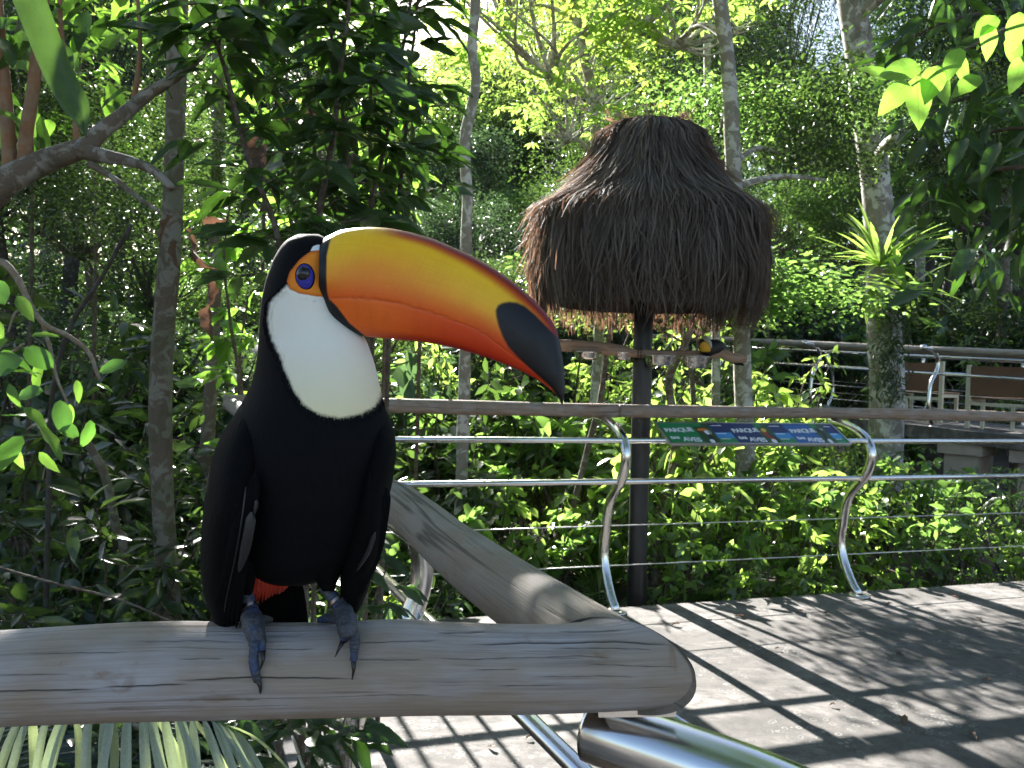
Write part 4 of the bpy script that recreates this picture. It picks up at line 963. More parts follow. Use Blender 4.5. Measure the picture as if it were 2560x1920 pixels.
def crown(seed, rad, nhub, ntw, nleaf, size, tpl, mat, name='crown', whorl=False, droop=.3, cl=.45, shell=.55, barkm='bark_brown', flat=.8, br=.03):
    """limbs from the trunk top to hubs, twigs round the hubs, leaves round the twig ends -> (limbs mesh, crown mesh)"""
    rg = np.random.default_rng(seed); mb = MB(); cd = Cloud()
    rad = np.asarray(rad, float)
    for h_ in range(nhub):
        d = rdir(rg, 1, .25)[0]; r = shell+(1-shell)*rg.random()
        hub = d*rad*r*.85+np.array((0, 0, rad[2]*.75))
        a = np.array((0, 0, -rad[2]*.25)); mid = (a+hub)/2+rg.normal(0, .08, 3)*rad+np.array((0, 0, -.1*rad[2]))
        V, F, A = tube(spline([a, mid, hub], 9), np.linspace(br, br*.25, 9), 6); mb.add(V, F, A)
        K = rdir(rg, ntw, .1)*(rad*cl)*rg.random((ntw, 1))**.4+hub
        for kx in K[::3]:
            V, F, A = tube(np.array([hub, (hub+kx)/2+rg.normal(0, .03, 3)*rad, kx]), np.array((br*.28, br*.2, br*.1)), 4, False); mb.add(V, F, A)
        for kx in K:
            if whorl:
                up = norm(np.array((0, 0, 1.))+rg.normal(0, .35, 3)); a0 = rg.uniform(0, 6.28); aa = a0+np.arange(nleaf)*6.283/nleaf+rg.normal(0, .15, nleaf)
                e = norm(np.cross(up, (1, .2, .1))); f = np.cross(up, e)
                Yd = np.outer(np.cos(aa), e)+np.outer(np.sin(aa), f)+up*rg.uniform(-.55, .15); P = np.repeat(kx[None], nleaf, 0)+norm(Yd)*size*.12
                Zd = np.repeat(up[None], nleaf, 0)+.25*rdir(rg, nleaf)
            else:
                P = kx+rg.normal(0, 1, (nleaf, 3))*size*1.5
                Yd = rdir(rg, nleaf)*np.array((1, 1, .5))+(P-kx)*3+np.array((0, 0, -droop)); Zd = rdir(rg, nleaf, 1.4)
            S = size*rg.uniform(.65, 1.2, nleaf)
            V, F, T = cloud(tpl, P, Yd, Zd, S, tint=np.clip(rg.normal(.45, .22)+rg.normal(0, .14, nleaf), 0, 1)); cd.add(V, F, T)
    return [('limbs', mb.mesh('limbs', M[barkm])), (name, cd.mesh(name, M[mat]))]
def shrub(seed, hgt, spread, nst, nl, size, tpl, mat, stemm='twig', droop=.2, opp=False):
    rg = np.random.default_rng(seed); mb = MB(); cd = Cloud()
    for i in range(nst):
        a = rg.uniform(0, 6.28); out = np.array((math.cos(a), math.sin(a), 0))*spread*rg.uniform(.25, 1); H = hgt*rg.uniform(.55, 1)
        P = spline([np.zeros(3), out*.25+np.array((0, 0, H*.4))+rg.normal(0, .03, 3), out*.7+np.array((0, 0, H*.8))+rg.normal(0, .04, 3), out+np.array((0, 0, H))], 16)
        V, F, A = tube(P, np.linspace(.009, .003, 16), 5, False); mb.add(V, F, A)
        t = rg.uniform(.22, 1, nl)**.8*15; ii = t.astype(int).clip(0, 14); B = P[ii]+(P[ii+1]-P[ii])*(t-ii)[:, None]
        D = rdir(rg, nl, .2); D[:, 2] *= .6; tw = rg.uniform(.02, .22, nl)*(hgt*.6)
        for b, d_, L in list(zip(B, D, tw))[::2]:
            V, F, A = tube(np.array([b, b+d_*L]), np.array((.003, .002)), 4, False); mb.add(V, F, A)
        Q = B+D*tw[:, None]
        for k in range(3):
            Y = D+rdir(rg, nl)*.8+np.array((0, 0, -droop)); Z = rdir(rg, nl, 1.3)
            V, F, T = cloud(tpl, Q-D*(k*.035), Y, Z, size*rg.uniform(.6, 1.2, nl), tint=np.clip(rg.normal(.45, .2)+rg.normal(0, .18, nl), 0, 1)); cd.add(V, F, T)
    return [('stems', mb.mesh('stems', M[stemm])), ('foliage', cd.mesh('foliage', M[mat]))]
def strap_mesh(L, wd, bend, mat, m=10, rise=.9, vfold=.25, seed=0):
    """one arching strap leaf, starts at the origin heading +y / up"""
    t = np.linspace(0, 1, m+1); ang = rise-bend*t**1.3
    y = np.concatenate([[0], np.cumsum(np.cos(ang[:-1]))])/m*L; z = np.concatenate([[0], np.cumsum(np.sin(ang[:-1]))])/m*L
    w_ = wd*np.clip(np.minimum(.55+t*1.4, (1.02-t)*3.2), .02, 1)
    V = []
    for i in range(m+1): V += [(-w_[i], y[i], z[i]+vfold*w_[i]), (0, y[i], z[i]), (w_[i], y[i], z[i]+vfold*w_[i])]
    F = [(i*3+j, i*3+j+1, i*3+j+4, i*3+j+3) for i in range(m) for j in (0, 1)]
    return np.array(V), F
def tuft(seed, n, L, wd, mat):
    rg = np.random.default_rng(seed); Vs, Fs, Ts, k = [], [], [], 0
    for i in range(n):
        V, F = strap_mesh(L*rg.uniform(.5, 1.1), wd*rg.uniform(.7, 1.2), rg.uniform(1.1, 2.4), None, 7, rg.uniform(.9, 1.5)); a = rg.uniform(0, 6.28)
        c, s = math.cos(a), math.sin(a); V = V@np.array(((c, s, 0), (-s, c, 0), (0, 0, 1)))+np.array((math.cos(a), math.sin(a), 0))*.02
        Vs.append(V); Fs.append(np.array(F)+k); Ts.append(np.full(len(V), rg.random())); k += len(V)
    return [('foliage', mk('foliage', np.concatenate(Vs), np.concatenate(Fs), M[mat], True, {'tint': np.concatenate(Ts)}))]
def frond_arrays(L, npair, lw, ll, bend, rise, rg, hang=.3, fine=False):
    """pinnate frond: rachis points, leaflet cloud"""
    t = np.linspace(0, 1, 24); ang = rise-bend*t**1.2
    y = np.concatenate([[0], np.cumsum(np.cos(ang[:-1]))])/23*L; z = np.concatenate([[0], np.cumsum(np.sin(ang[:-1]))])/23*L
    P = np.stack([np.zeros(24), y, z], 1); T = norm(np.gradient(P, axis=0))
    s = np.repeat(np.linspace(.16, .99, npair), 2); side = np.tile((-1., 1.), npair)
    i = (s*23).astype(int).clip(0, 22); B = P[i]+(P[i+1]-P[i])*(s*23-i)[:, None]; Td = T[i]
    ln = ll*np.sin(np.pi*(.12+.86*s)**.9)*rg.uniform(.85, 1.1, len(s))
    Y = side[:, None]*np.array((1., 0, 0))+Td*(.35+.5*s)[:, None]+np.array((0, 0, -hang)); Nn = np.cross(np.array((1., 0, 0)), Td)
    V, F, Tn = cloud(tpl_mid(lw/ll, .02, .12), B, Y, Nn+rg.normal(0, .12, (len(s), 3)), ln.clip(.01), tint=np.clip(rg.normal(.4, .1)+rg.normal(0, .1, len(s)), 0, 1))
    return P, V, F, Tn
def fernlike(seed, nf, L, npair, lw, ll, mat, rise=(.7, 1.2), bend=(1., 1.7), stemr=.004, trunk=0.):
    rg = np.random.default_rng(seed); mb = MB(); cd = Cloud()
    if trunk:
        V, F, A = tube(np.array([(0, 0, -.1), (.02, 0, trunk*.5), (0, .01, trunk)]), np.array((.06, .055, .06)), 12, True, .08, seed); mb.add(V, F, A)
    for i in range(nf):
        P, V, F, T = frond_arrays(L*rg.uniform(.7, 1.1), npair, lw, ll, rg.uniform(*bend), rg.uniform(*rise), rg)
        a = i*2.4+rg.normal(0, .2); c, s = math.cos(a), math.sin(a); Rm = np.array(((c, s, 0), (-s, c, 0), (0, 0, 1)))
        o = np.array((0, 0, trunk)); cd.add(V@Rm+o, F, T); V, F, A = tube(P@Rm+o, np.linspace(stemr, stemr*.3, 24), 5, False); mb.add(V, F, A)
    return [('stems', mb.mesh('stems', M['bark_dark' if trunk else 'twig'])), ('fronds', cd.mesh('fronds', M[mat]))]
def trunk_mesh(H, r, lean, seed, mat, kink=.15):
    rg = np.random.default_rng(seed); k = 6
    P = np.stack([np.cumsum(rg.normal(0, kink, k))*H*.06+lean[0]*np.linspace(0, 1, k), np.cumsum(rg.normal(0, kink, k))*H*.06+lean[1]*np.linspace(0, 1, k), np.linspace(-.4, H, k)], 1)
    Q = spline(P, 30); V, F, A = tube(Q, np.linspace(r*1.25, r*.6, 30), 12, True, .04, seed)
    return mk('trunk', V, F, M[mat], True, {'co': A}), Q[-1]
def place(name, parts, loc, rz, scale, label, cat, group=None, tilt=0.):
    r = thing(name, loc, label, cat, group); r.rotation_euler = (tilt, 0, rz); r.scale = (scale,)*3 if np.isscalar(scale) else scale
    for pn, me, *off in parts:
        o = bpy.data.objects.new(pn, me); C.objects.link(o); o.parent = r
        if off: o.location = Vector(off[0])
    return r
def tree_proto(seed, H, r, lean, bark, crown_parts):
    tm, top = trunk_mesh(H, r, lean, seed, bark); return [('trunk', tm)]+[(a, b, top) for a, b in crown_parts]
# ---- prototypes
LO, LOn = tpl_lo(.45), tpl_lo(.24)
MIDb, MIDe, MIDn = tpl_mid(.55), tpl_mid(.38), tpl_mid(.22)
CR = {}
CR['whorl'] = crown(11, (1.7, 1.7, 1.1), 16, 9, 7, .17, MIDe, 'leaf_bright', whorl=True, barkm='bark_pale', br=.035)
CR['whorl2'] = crown(12, (1.5, 1.5, 1.3), 13, 9, 7, .15, MIDe, 'leaf_yellow', whorl=True, barkm='bark_pale', br=.03)
CR['dense'] = crown(13, (2.0, 2.0, 1.7), 36, 15, 19, .095, LO, 'leaf_mid', barkm='bark_brown', br=.03, cl=.30)
CR['dense2'] = crown(14, (2.2, 2.0, 2.0), 36, 15, 19, .10, LO, 'leaf_dark', barkm='bark_dark', br=.03, cl=.30)
CR['airy'] = crown(15, (2.4, 2.4, 2.2), 20, 16, 14, .13, LO, 'leaf_bright', barkm='bark_brown', br=.03, cl=.5)
CR['fine'] = crown(16, (2.0, 2.0, 2.4), 22, 24, 18, .11, LOn, 'leaf_yellow', barkm='bark_brown', br=.03, droop=1.0)
CR['blue'] = crown(17, (2.2, 2.2, 2.2), 36, 15, 19, .10, LO, 'leaf_blue', barkm='bark_dark', br=.03, cl=.30)
CR['layer'] = crown(18, (2.2, 2.2, 1.3), 18, 15, 10, .17, MIDb, 'leaf_mid', barkm='bark_brown', br=.03, droop=.5, cl=.5)
CR['layerd'] = crown(19, (2.2, 2.2, 1.3), 18, 15, 10, .17, MIDe, 'leaf_dark', barkm='bark_brown', br=.03, droop=.5, cl=.5)
SH = {}
SH['broad'] = shrub(21, 1.1, .6, 8, 8, .135, MIDb, 'leaf_bright')
SH['broad2'] = shrub(22, 1.3, .65, 8, 8, .15, MIDb, 'leaf_mid')
SH['narrow'] = shrub(23, 1.0, .65, 9, 9, .16, MIDe, 'leaf_bright', droop=.5)
SH['small'] = shrub(24, 1.0, .75, 15, 15, .06, MIDe, 'leaf_mid')
SH['small2'] = shrub(25, 1.2, .75, 14, 14, .065, MIDe, 'leaf_bright')
SH['dark'] = shrub(26, 1.3, .7, 14, 14, .13, MIDe, 'leaf_dark')
SH['blue'] = shrub(27, 1.1, .7, 14, 14, .12, MIDb, 'leaf_blue')
SH['tuft'] = tuft(28, 70, .55, .010, 'leaf_grass')
SH['tuft2'] = tuft(29, 90, .8, .008, 'leaf_grass')
SH['fern'] = fernlike(30, 11, .75, 22, .030, .15, 'leaf_mid')
SH['fernb'] = fernlike(31, 10, .8, 24, .028, .15, 'leaf_blue')
SH['palm'] = fernlike(32, 8, 1.0, 26, .022, .26, 'leaf_bright', (.8, 1.3), (.9, 1.5), .006)
SH['treefern'] = fernlike(33, 9, .85, 26, .030, .16, 'leaf_blue', (.4, .9), (.7, 1.2), .006, .75)
LBL = {'broad': ('leafy_shrub', 'bright broad-leaved shrub growing in the garden bed behind the deck railing', 'shrub'),
       'broad2': ('leafy_shrub', 'mid-green shrub with large oval leaves in the garden below the deck', 'shrub'),
       'narrow': ('leafy_shrub', 'shrub with long drooping pointed leaves in the garden behind the deck railing', 'shrub'),
       'small': ('small_leaved_shrub', 'dense mid-green shrub with tiny leaves in the garden', 'shrub'),
       'small2': ('small_leaved_shrub', 'dense yellow-green shrub with tiny leaves in the sunny garden', 'shrub'),
       'dark': ('leafy_shrub', 'dark green shrub with long leaves in the forest shade', 'shrub'),
       'blue': ('leafy_shrub', 'bluish green shrub with oval leaves in the forest shade', 'shrub'),
       'tuft': ('strap_leaved_plant', 'tuft of arching strap leaves in the garden bed', 'plant'),
       'tuft2': ('tall_grass', 'clump of tall thin grass blades in front of the forest', 'grass clump'),
       'fern': ('fern', 'green fern with feathery fronds in the garden bed', 'fern'),
       'fernb': ('fern', 'bluish fern with feathery fronds in the shade below the log', 'fern'),
       'palm': ('young_palm', 'young palm with feathery fronds low in the garden bed', 'palm'),
       'treefern': ('tree_fern', 'small tree fern with a dark stump in the shade', 'tree fern')}
SHORT = {'broad': 'bright broad-leaved shrub', 'broad2': 'mid-green large-leaved shrub', 'narrow': 'long-leaved drooping shrub', 'small': 'dense small-leaved shrub', 'small2': 'yellow-green small-leaved shrub', 'dark': 'dark long-leaved shrub', 'blue': 'bluish oval-leaved shrub', 'tuft': 'tuft of strap leaves', 'tuft2': 'clump of tall grass', 'fern': 'green feathery fern', 'fernb': 'bluish feathery fern', 'palm': 'young feathery palm', 'treefern': 'small dark-stumped tree fern'}
def where(px, d):
    if d > 12: return ('behind the thatched shelter' if px < 1850 else 'behind the benches on the walkway' if px > 2200 else 'beyond the far end of the walkway')
    if px < 1050:
        a = 'below the lichen-covered limb' if px < 300 else 'around the mossy trunk' if px < 620 else 'behind the toucan'
        return ('just beyond the perch log, ' if d < 3.6 else 'in the undergrowth ' if d < 6 else 'deep in the forest ')+a
    a = 'beside the slim pale tree' if px < 1300 else 'between slim pale tree and black pole' if px < 1480 else 'around the black pole' if px < 1660 else 'below the information board' if px < 2000 else 'around the second railing post' if px < 2260 else 'in front of the walkway pillars'
    return ('at the deck edge ' if d < 6.15 else 'in the garden bed ' if d < 7.5 else 'at the back of the garden, ')+a
def put(kind, px, d, scale=1.0, rz=None, dz=0., z=None):
    x, y = pt(px, 1000, d)[:2]; nm, lb, ct = LBL[kind]; lb = SHORT[kind]+' '+where(px, d)
    return place(nm, SH[kind], (x, y, (gz(x, y) if z is None else z)+dz), random.uniform(0, 6.28) if rz is None else rz, scale*random.uniform(.88, 1.12), lb, ct, SHORT[kind]+' group')
# garden bed behind the far edge railing
for px, d, k, s in ((880, 5.5, 'broad2', .9), (960, 5.9, 'small', 1.2), (1010, 5.4, 'narrow', .9), (1090, 5.7, 'broad2', 1.0), (1120, 6.4, 'dark', 1.2), (1170, 5.6, 'fern', 1.0), (1230, 6.0, 'broad', .9),
                    (1290, 5.75, 'tuft', 1.3), (1350, 5.6, 'tuft', 1.2), (1330, 6.3, 'tuft', 1.6), (1400, 6.0, 'broad2', .8), (1440, 5.5, 'fern', .9), (1450, 6.6, 'narrow', 1.2), (1500, 5.6, 'palm', .55), (1520, 6.2, 'tuft', 1.5),
                    (1660, 5.7, 'broad', 1.0), (1700, 5.5, 'fern', .8), (1720, 6.1, 'broad', 1.15), (1760, 5.6, 'palm', .7), (1790, 6.5, 'narrow', 1.2), (1830, 5.8, 'broad', .9), (1880, 6.3, 'fern', 1.2), (1900, 5.6, 'palm', .6), (1950, 5.9, 'broad', 1.0),
                    (1985, 6.8, 'broad2', 1.1), (2020, 5.9, 'narrow', .9), (2060, 6.4, 'narrow', 1.1), (2100, 7.0, 'broad', 1.1), (2150, 6.3, 'tuft', 1.2), (2200, 6.8, 'broad', 1.0), (2230, 6.2, 'narrow', .7), (2290, 6.6, 'broad2', .9), (2340, 7.2, 'broad2', .9),
                    (2380, 6.6, 'small', .8), (2420, 7.0, 'small2', .9), (2490, 6.8, 'broad', .75), (2530, 7.3, 'small', .9), (2590, 6.9, 'narrow', .8), (1600, 6.9, 'broad', 1.3), (1560, 7.4, 'small2', 1.4), (1650, 7.8, 'broad2', 1.5),
                    (1720, 8.2, 'broad', 1.4), (1790, 8.0, 'small2', 1.3), (1850, 8.8, 'broad', 1.4), (1930, 8.6, 'broad', 1.25), (1990, 9.2, 'small2', 1.5), (2050, 8.9, 'broad', 1.25), (2110, 9.4, 'small', 1.2), (2180, 8.6, 'small2', .95), (2270, 8.6, 'broad', .9), (2350, 8.9, 'small', .85),
                    (1480, 8.4, 'broad', 1.5), (1400, 7.6, 'broad2', 1.5), (1320, 8.2, 'narrow', 1.6), (1260, 7.2, 'broad2', 1.3), (1180, 8.0, 'blue', 1.6), (1100, 7.6, 'dark', 1.6), (1020, 7.0, 'small', 1.6), (1040, 9.0, 'small2', 2.0), (1440, 9.6, 'small2', 2.0), (1560, 10.5, 'narrow', 2.0),
                    (1680, 11, 'small2', 2.0), (1800, 11.5, 'broad2', 2.0), (1780, 5.45, 'fern', .8), (2080, 5.85, 'palm', .5), (1700, 6.8, 'narrow', 1.2), (1840, 7.4, 'broad2', 1.1), (1960, 7.6, 'narrow', 1.1), (2140, 7.8, 'broad', .95), (2230, 7.6, 'blue', .9), (2440, 8.0, 'broad2', .85), (2540, 8.4, 'small2', .8)):
    if px > 1640: s *= .62 if d < 6.1 else .8 if d < 7.1 else 1.
    put(k, px, d, s)
for px, d, s in ((1930, 13.5, 1.3), (2000, 14.5, 1.5), (2060, 15.5, 1.6), (2120, 15, 1.5), (1960, 16, 1.7), (2290, 14, 1.3), (2480, 14.5, 1.5)): put('tuft2', px, d, s*1.2)
for px, d, k, s in ((2380, 14, 'small', 2.0), (2540, 13.5, 'small2', 2.0), (2250, 15.5, 'broad2', 2.2), (2450, 16.5, 'dark', 2.4), (1880, 14.5, 'small2', 2.2), (1760, 15, 'narrow', 2.2), (2100, 17, 'small', 2.6), (2620, 15, 'broad2', 2.2), (2330, 17.5, 'blue', 2.4), (1960, 17.5, 'dark', 2.6)): put(k, px, d, s)
# shaded undergrowth on the other side
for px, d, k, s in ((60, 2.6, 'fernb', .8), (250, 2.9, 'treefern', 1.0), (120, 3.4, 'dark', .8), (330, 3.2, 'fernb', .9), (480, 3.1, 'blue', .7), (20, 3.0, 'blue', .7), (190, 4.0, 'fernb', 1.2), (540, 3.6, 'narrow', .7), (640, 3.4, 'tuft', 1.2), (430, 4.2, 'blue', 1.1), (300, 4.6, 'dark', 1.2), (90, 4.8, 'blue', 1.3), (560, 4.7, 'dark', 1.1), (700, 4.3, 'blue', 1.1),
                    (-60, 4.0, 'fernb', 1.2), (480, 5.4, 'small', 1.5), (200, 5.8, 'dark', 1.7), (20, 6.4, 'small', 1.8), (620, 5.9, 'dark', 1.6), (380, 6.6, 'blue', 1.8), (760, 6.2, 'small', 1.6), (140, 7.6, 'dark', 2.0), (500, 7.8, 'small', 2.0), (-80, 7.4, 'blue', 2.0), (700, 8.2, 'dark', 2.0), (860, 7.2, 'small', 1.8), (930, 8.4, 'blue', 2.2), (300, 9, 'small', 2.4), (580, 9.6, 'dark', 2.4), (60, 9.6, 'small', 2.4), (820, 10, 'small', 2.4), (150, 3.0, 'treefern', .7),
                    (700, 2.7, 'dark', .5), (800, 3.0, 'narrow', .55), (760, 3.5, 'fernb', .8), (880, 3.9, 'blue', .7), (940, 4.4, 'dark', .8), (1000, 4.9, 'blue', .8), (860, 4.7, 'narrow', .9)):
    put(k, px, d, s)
# ---- trees whose trunks show, traced from the photograph
def traced_tree(path, d, wpx, bark, crowns, label, name='tree', lean=0., group=None, wob=.04):
    """path in pixels from the top down; distance d; wpx trunk width at the bottom"""
    top = path[0]; P = [pt(x, y, d+lean*(i/(len(path)-1))) for i, (x, y) in enumerate(path)]
    b = P[-1].copy(); b[2] = gz(b[0], b[1])-.2
    if b[2] < P[-1][2]-.05: P.append(b)
    P = np.array(P[::-1]); s = d/FPX
    rt = thing(name, (P[0][0], P[0][1], P[0][2]+.2), label, 'tree', group)
    Q = spline(P, 70); H = Q[:, 2]-Q[0, 2]; H /= H[-1]
    tube_part('trunk', Q, wpx/2*s*(1.08-.32*H), M[bark], rt, 18, wob, int(wpx*7))
    for kind, px, py, dd, sc_, sq_ in crowns:
        c = pt(px, py, dd)
        # a bough from the trunk to the crown
        i = int(np.argmin(np.abs(Q[:, 2]-(c[2]-.5*sc_)))); a = Q[max(0, min(i, 66))]
        q = np.array([a, (a+c)/2+np.array((0, 0, .12*sc_)), c+np.array((0, 0, -.1*sc_))])
        tube_part('bough', spline(q, 12), np.linspace(wpx*.22*s, wpx*.10*s, 12), M[bark], rt, 8)
        for pn, me in CR[kind]:
            if pn == 'limbs' and not kind.startswith('whorl'): continue
            o = bpy.data.objects.new(pn, me); C.objects.link(o); o.parent = rt; o.matrix_parent_inverse = Matrix.Translation(rt.location).inverted()
            o.location = Vector(c); o.scale = (sc_, sc_, sc_*sq_); o.rotation_euler = (0, 0, random.uniform(0, 6.28))
    return rt
traced_tree([(1200, -260), (1190, -60), (1188, 20), (1180, 120), (1190, 200), (1176, 280), (1163, 340), (1164, 420), (1168, 500), (1165, 600), (1164, 760), (1160, 1000)], 6.2, 31, 'bark_pale', [('whorl', 1330, -160, 6.6, .8, .8), ('airy', 1050, -420, 6.4, .6, .8)], 'slim pale crooked tree rising behind the toucan bill')
traced_tree([(1395, -200), (1425, -20), (1447, 70), (1460, 150), (1478, 215), (1487, 300), (1492, 400), (1498, 560), (1500, 760), (1490, 1000)], 8.2, 29, 'bark_pale', [('whorl', 1380, 150, 8.0, .82, .8), ('whorl2', 1480, 250, 8.4, .6, .8), ('whorl', 1600, 40, 8.6, .8, .8), ('whorl2', 1270, 20, 8.8, .7, .9), ('whorl', 1420, 330, 7.8, .45, .8)], 'leaning grey tree with bright yellow-green leaf whorls behind the thatched shelter')
traced_tree([(1775, -200), (1800, 0), (1816, 120), (1826, 240), (1836, 480), (1848, 720), (1856, 900), (1862, 1170)], 7.6, 46, 'bark_pale', [('whorl', 1700, 80, 8.4, .7, .8), ('layerd', 1950, 370, 8.2, .52, .7), ('layer', 1800, 320, 8.9, .40, .7), ('layerd', 2060, 440, 8.0, .36, .6)], 'straight grey lichen-spotted tree behind the feeding branch')
traced_tree([(1758, -200), (1766, 0), (1768, 130), (1770, 260), (1780, 600), (1790, 900)], 9.6, 22, 'bark_pale', [('airy', 1860, -120, 10.2, .5, .9)], 'thin pale tree standing beside the grey lichen-spotted tree')
M['bark_mottled'] = m_bark('mottled_bark', (.20, .17, .14), (.36, .32, .28), (.60, .58, .55), .9, (.10, .09, .07), .55, 7)
big_ = 0
big = traced_tree([(2105, -240), (2128, 0), (2150, 140), (2166, 280), (2186, 430), (2198, 560), (2206, 700), (2212, 860), (2218, 1000)], 9.3, 82, 'bark_mottled', [('dense2', 2330, -80, 8.6, .55, .8), ('dense', 2240, 330, 8.4, .3, .7)], 'big mottled white and grey tree carrying a bromeliad behind the raised walkway', wob=.03)
traced_tree([(450, -420), (445, 0), (435, 400), (425, 620), (408, 850), (402, 1050), (410, 1300), (420, 1540)], 4.4, 58, 'bark_brown', [('dense2', 180, -560, 4.6, .6, .8), ('dense', 560, -1150, 4.6, .6, .8)], 'brown mossy tree trunk rising from the shade behind the log')
traced_tree([(560, -400), (548, 0), (540, 500), (536, 760), (528, 950), (515, 1150), (505, 1350)], 6.0, 34, 'bark_brown', [('airy', 700, 110, 6.2, .26, .9), ('airy', 330, 40, 6.8, .3, .9)], 'thinner brown tree standing close behind the mossy trunk')
traced_tree([(215, 1100), (262, 1190), (290, 1320), (310, 1420)], 4.6, 26, 'bark_brown', [], 'short forked young tree in the dark undergrowth', 'young_tree')
traced_tree([(330, 560), (250, 700), (175, 820), (130, 1000), (120, 1300)], 4.2, 14, 'bark_dark', [('dense2', 300, 620, 5.4, .4, .8)], 'thin dark slanting sapling in front of the shaded forest', 'young_tree')
traced_tree([(1735, 770), (1725, 830), (1690, 905), (1672, 960), (1690, 1100), (1672, 1220), (1640, 1330), (1630, 1450)], 6.6, 24, 'bark_limb', [], 'small crooked bare tree in the sunny garden', 'young_tree')
traced_tree([(1690, 700), (1700, 800), (1730, 950), (1740, 1200)], 7.4, 15, 'bark_limb', [('layer', 1700, 770, 7.4, .52, .55), ('layer', 1890, 800, 7.3, .42, .5), ('layer', 1540, 800, 7.5, .36, .45), ('layer', 1780, 775, 7.55, .5, .5)], 'low leafy tree spreading behind the feeding branch', 'young_tree')
traced_tree([(1540, 760), (1520, 860), (1500, 1000), (1470, 1120), (1440, 1240), (1420, 1330)], 6.4, 17, 'bark_limb', [], 'thin slanting bare sapling next to the black pole', 'young_tree')
# ---- forest behind, tree by tree
TP = {'dense': tree_proto(41, 5.5, .11, (.3, .2), 'bark_brown', CR['dense']), 'dense2': tree_proto(42, 6.0, .13, (-.3, .3), 'bark_dark', CR['dense2']), 'airy': tree_proto(43, 6.5, .12, (.4, -.2), 'bark_pale', CR['airy']),
      'fine': tree_proto(44, 6.5, .10, (-.3, 0), 'bark_brown', CR['fine']), 'blue': tree_proto(45, 6.5, .13, (.2, .2), 'bark_dark', CR['blue']), 'whorl': tree_proto(46, 4.6, .06, (.2, 0), 'bark_pale', CR['whorl'])}
TL = {'dense': 'mid-green dense-crowned forest tree', 'dense2': 'dark dense-crowned forest tree', 'airy': 'bright airy forest tree', 'fine': 'yellow-green fine-leaved forest tree', 'blue': 'bluish dense-crowned forest tree', 'whorl': 'slender whorl-leaved young tree'}
def fwhere(px, d):
    a = 'above the lichen-covered limb' if px < 350 else 'behind the dark thicket' if px < 1050 else 'behind the slim pale tree' if px < 1350 else 'behind the thatched shelter' if px < 1900 else 'around the mottled tree' if px < 2300 else 'behind the benches'
    return ('far off ' if d > 25 else 'midway ' if d > 16 else 'close ')+a
def tree(kind, px, d, s, zs=1.0, dz=0.):
    x, y = pt(px, 1000, d)[:2]
    place('forest_tree', TP[kind], (x, y, gz(x, y)+dz), random.uniform(0, 6.28), (s, s, s*zs), TL[kind]+', '+fwhere(px, d), 'tree', TL[kind]+' group')
FOREST = [
    # shaded side: trees close behind the undergrowth
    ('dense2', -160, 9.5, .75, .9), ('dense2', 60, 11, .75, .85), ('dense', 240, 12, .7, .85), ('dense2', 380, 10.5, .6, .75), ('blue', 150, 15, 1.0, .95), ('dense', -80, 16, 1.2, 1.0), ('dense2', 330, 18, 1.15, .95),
    # towards the sun: kept low so that light reaches the garden
    ('dense', 560, 13, .5, .72), ('blue', 700, 14.5, .55, .75), ('dense2', 860, 14, .5, .7), ('dense', 1000, 15, .55, .75), ('blue', 1150, 16, .6, .75), ('dense', 1290, 15, .55, .7), ('dense2', 1430, 17, .7, .75), ('blue', 620, 20, .8, .75), ('dense2', 800, 19, .72, .75), ('dense', 980, 21, .85, .75), ('blue', 1120, 22, .9, .8), ('dense', 1280, 21, .85, .78), ('blue', 480, 22, .8, .8),
    ('dense2', 1560, 15.5, .8, .8), ('blue', 1640, 20, 1.1, .95), ('dense2', 1700, 17, .95, .95), ('dense', 1760, 13.5, .6, .9), ('dense', 1480, 22, .85, .85), ('fine', 1380, 27, 1.4, 1.0),
    ('blue', 1080, 33, 1.45, .85), ('dense', 1190, 31, 1.4, .88), ('fine', 1130, 38, 1.7, .85), ('blue', 1010, 38, 1.6, .82), ('dense2', 1290, 29, 1.25, .85), 
    ('dense2', 1285, 10.8, .45, .75), ('dense2', 1120, 10.4, .42, .75),
    # beyond the walkway
    ('dense', 1880, 18, .8, .8), ('blue', 2000, 20, .95, .8), ('fine', 1930, 26, 1.4, 1.0), ('fine', 1800, 28, 1.5, 1.1), ('blue', 2080, 27, 1.2, .9), ('dense', 2160, 18, .85, .8), ('dense2', 2330, 17, .95, .85), ('dense', 2480, 16, .9, .9), ('dense2', 2620, 18, 1.1, 1.0), ('blue', 2420, 21, 1.2, .9), ('airy', 2260, 23, 1.2, .9), ('dense2', 2560, 23, 1.5, 1.0), ('dense', 2750, 20, 1.3, 1.1),
    # far
    ('blue', 100, 28, 1.7, 1.0), ('dense', 420, 30, 1.4, .8), ('blue', 620, 31, 1.4, .68), ('blue', 800, 29, 1.3, .66), ('fine', 960, 31, 1.4, .68), ('airy', 1120, 30, 1.4, .75), ('blue', 1250, 34, 1.5, .85), ('blue', 1560, 33, 1.8, 1.0), ('blue', 1780, 37, 2.0, 1.0), ('fine', 2120, 36, 1.5, .9), ('blue', 2300, 34, 1.9, 1.0), ('dense', 2500, 33, 1.9, 1.1), ('blue', 2700, 30, 2.0, 1.0), ('dense2', -200, 26, 1.8, 1.1), ('blue', 1400, 42, 2.2, 1.0), ('blue', 1980, 44, 2.0, .9), ('blue', 900, 42, 1.6, .8), ('blue', 500, 44, 1.55, .9), ('blue', 700, 47, 2.0, .9), ('blue', 860, 48, 2.05, .9), ('dense', 1000, 47, 2.0, .9), ('blue', 1140, 49, 2.1, .9), ('blue', 1300, 47, 2.0, .9)]
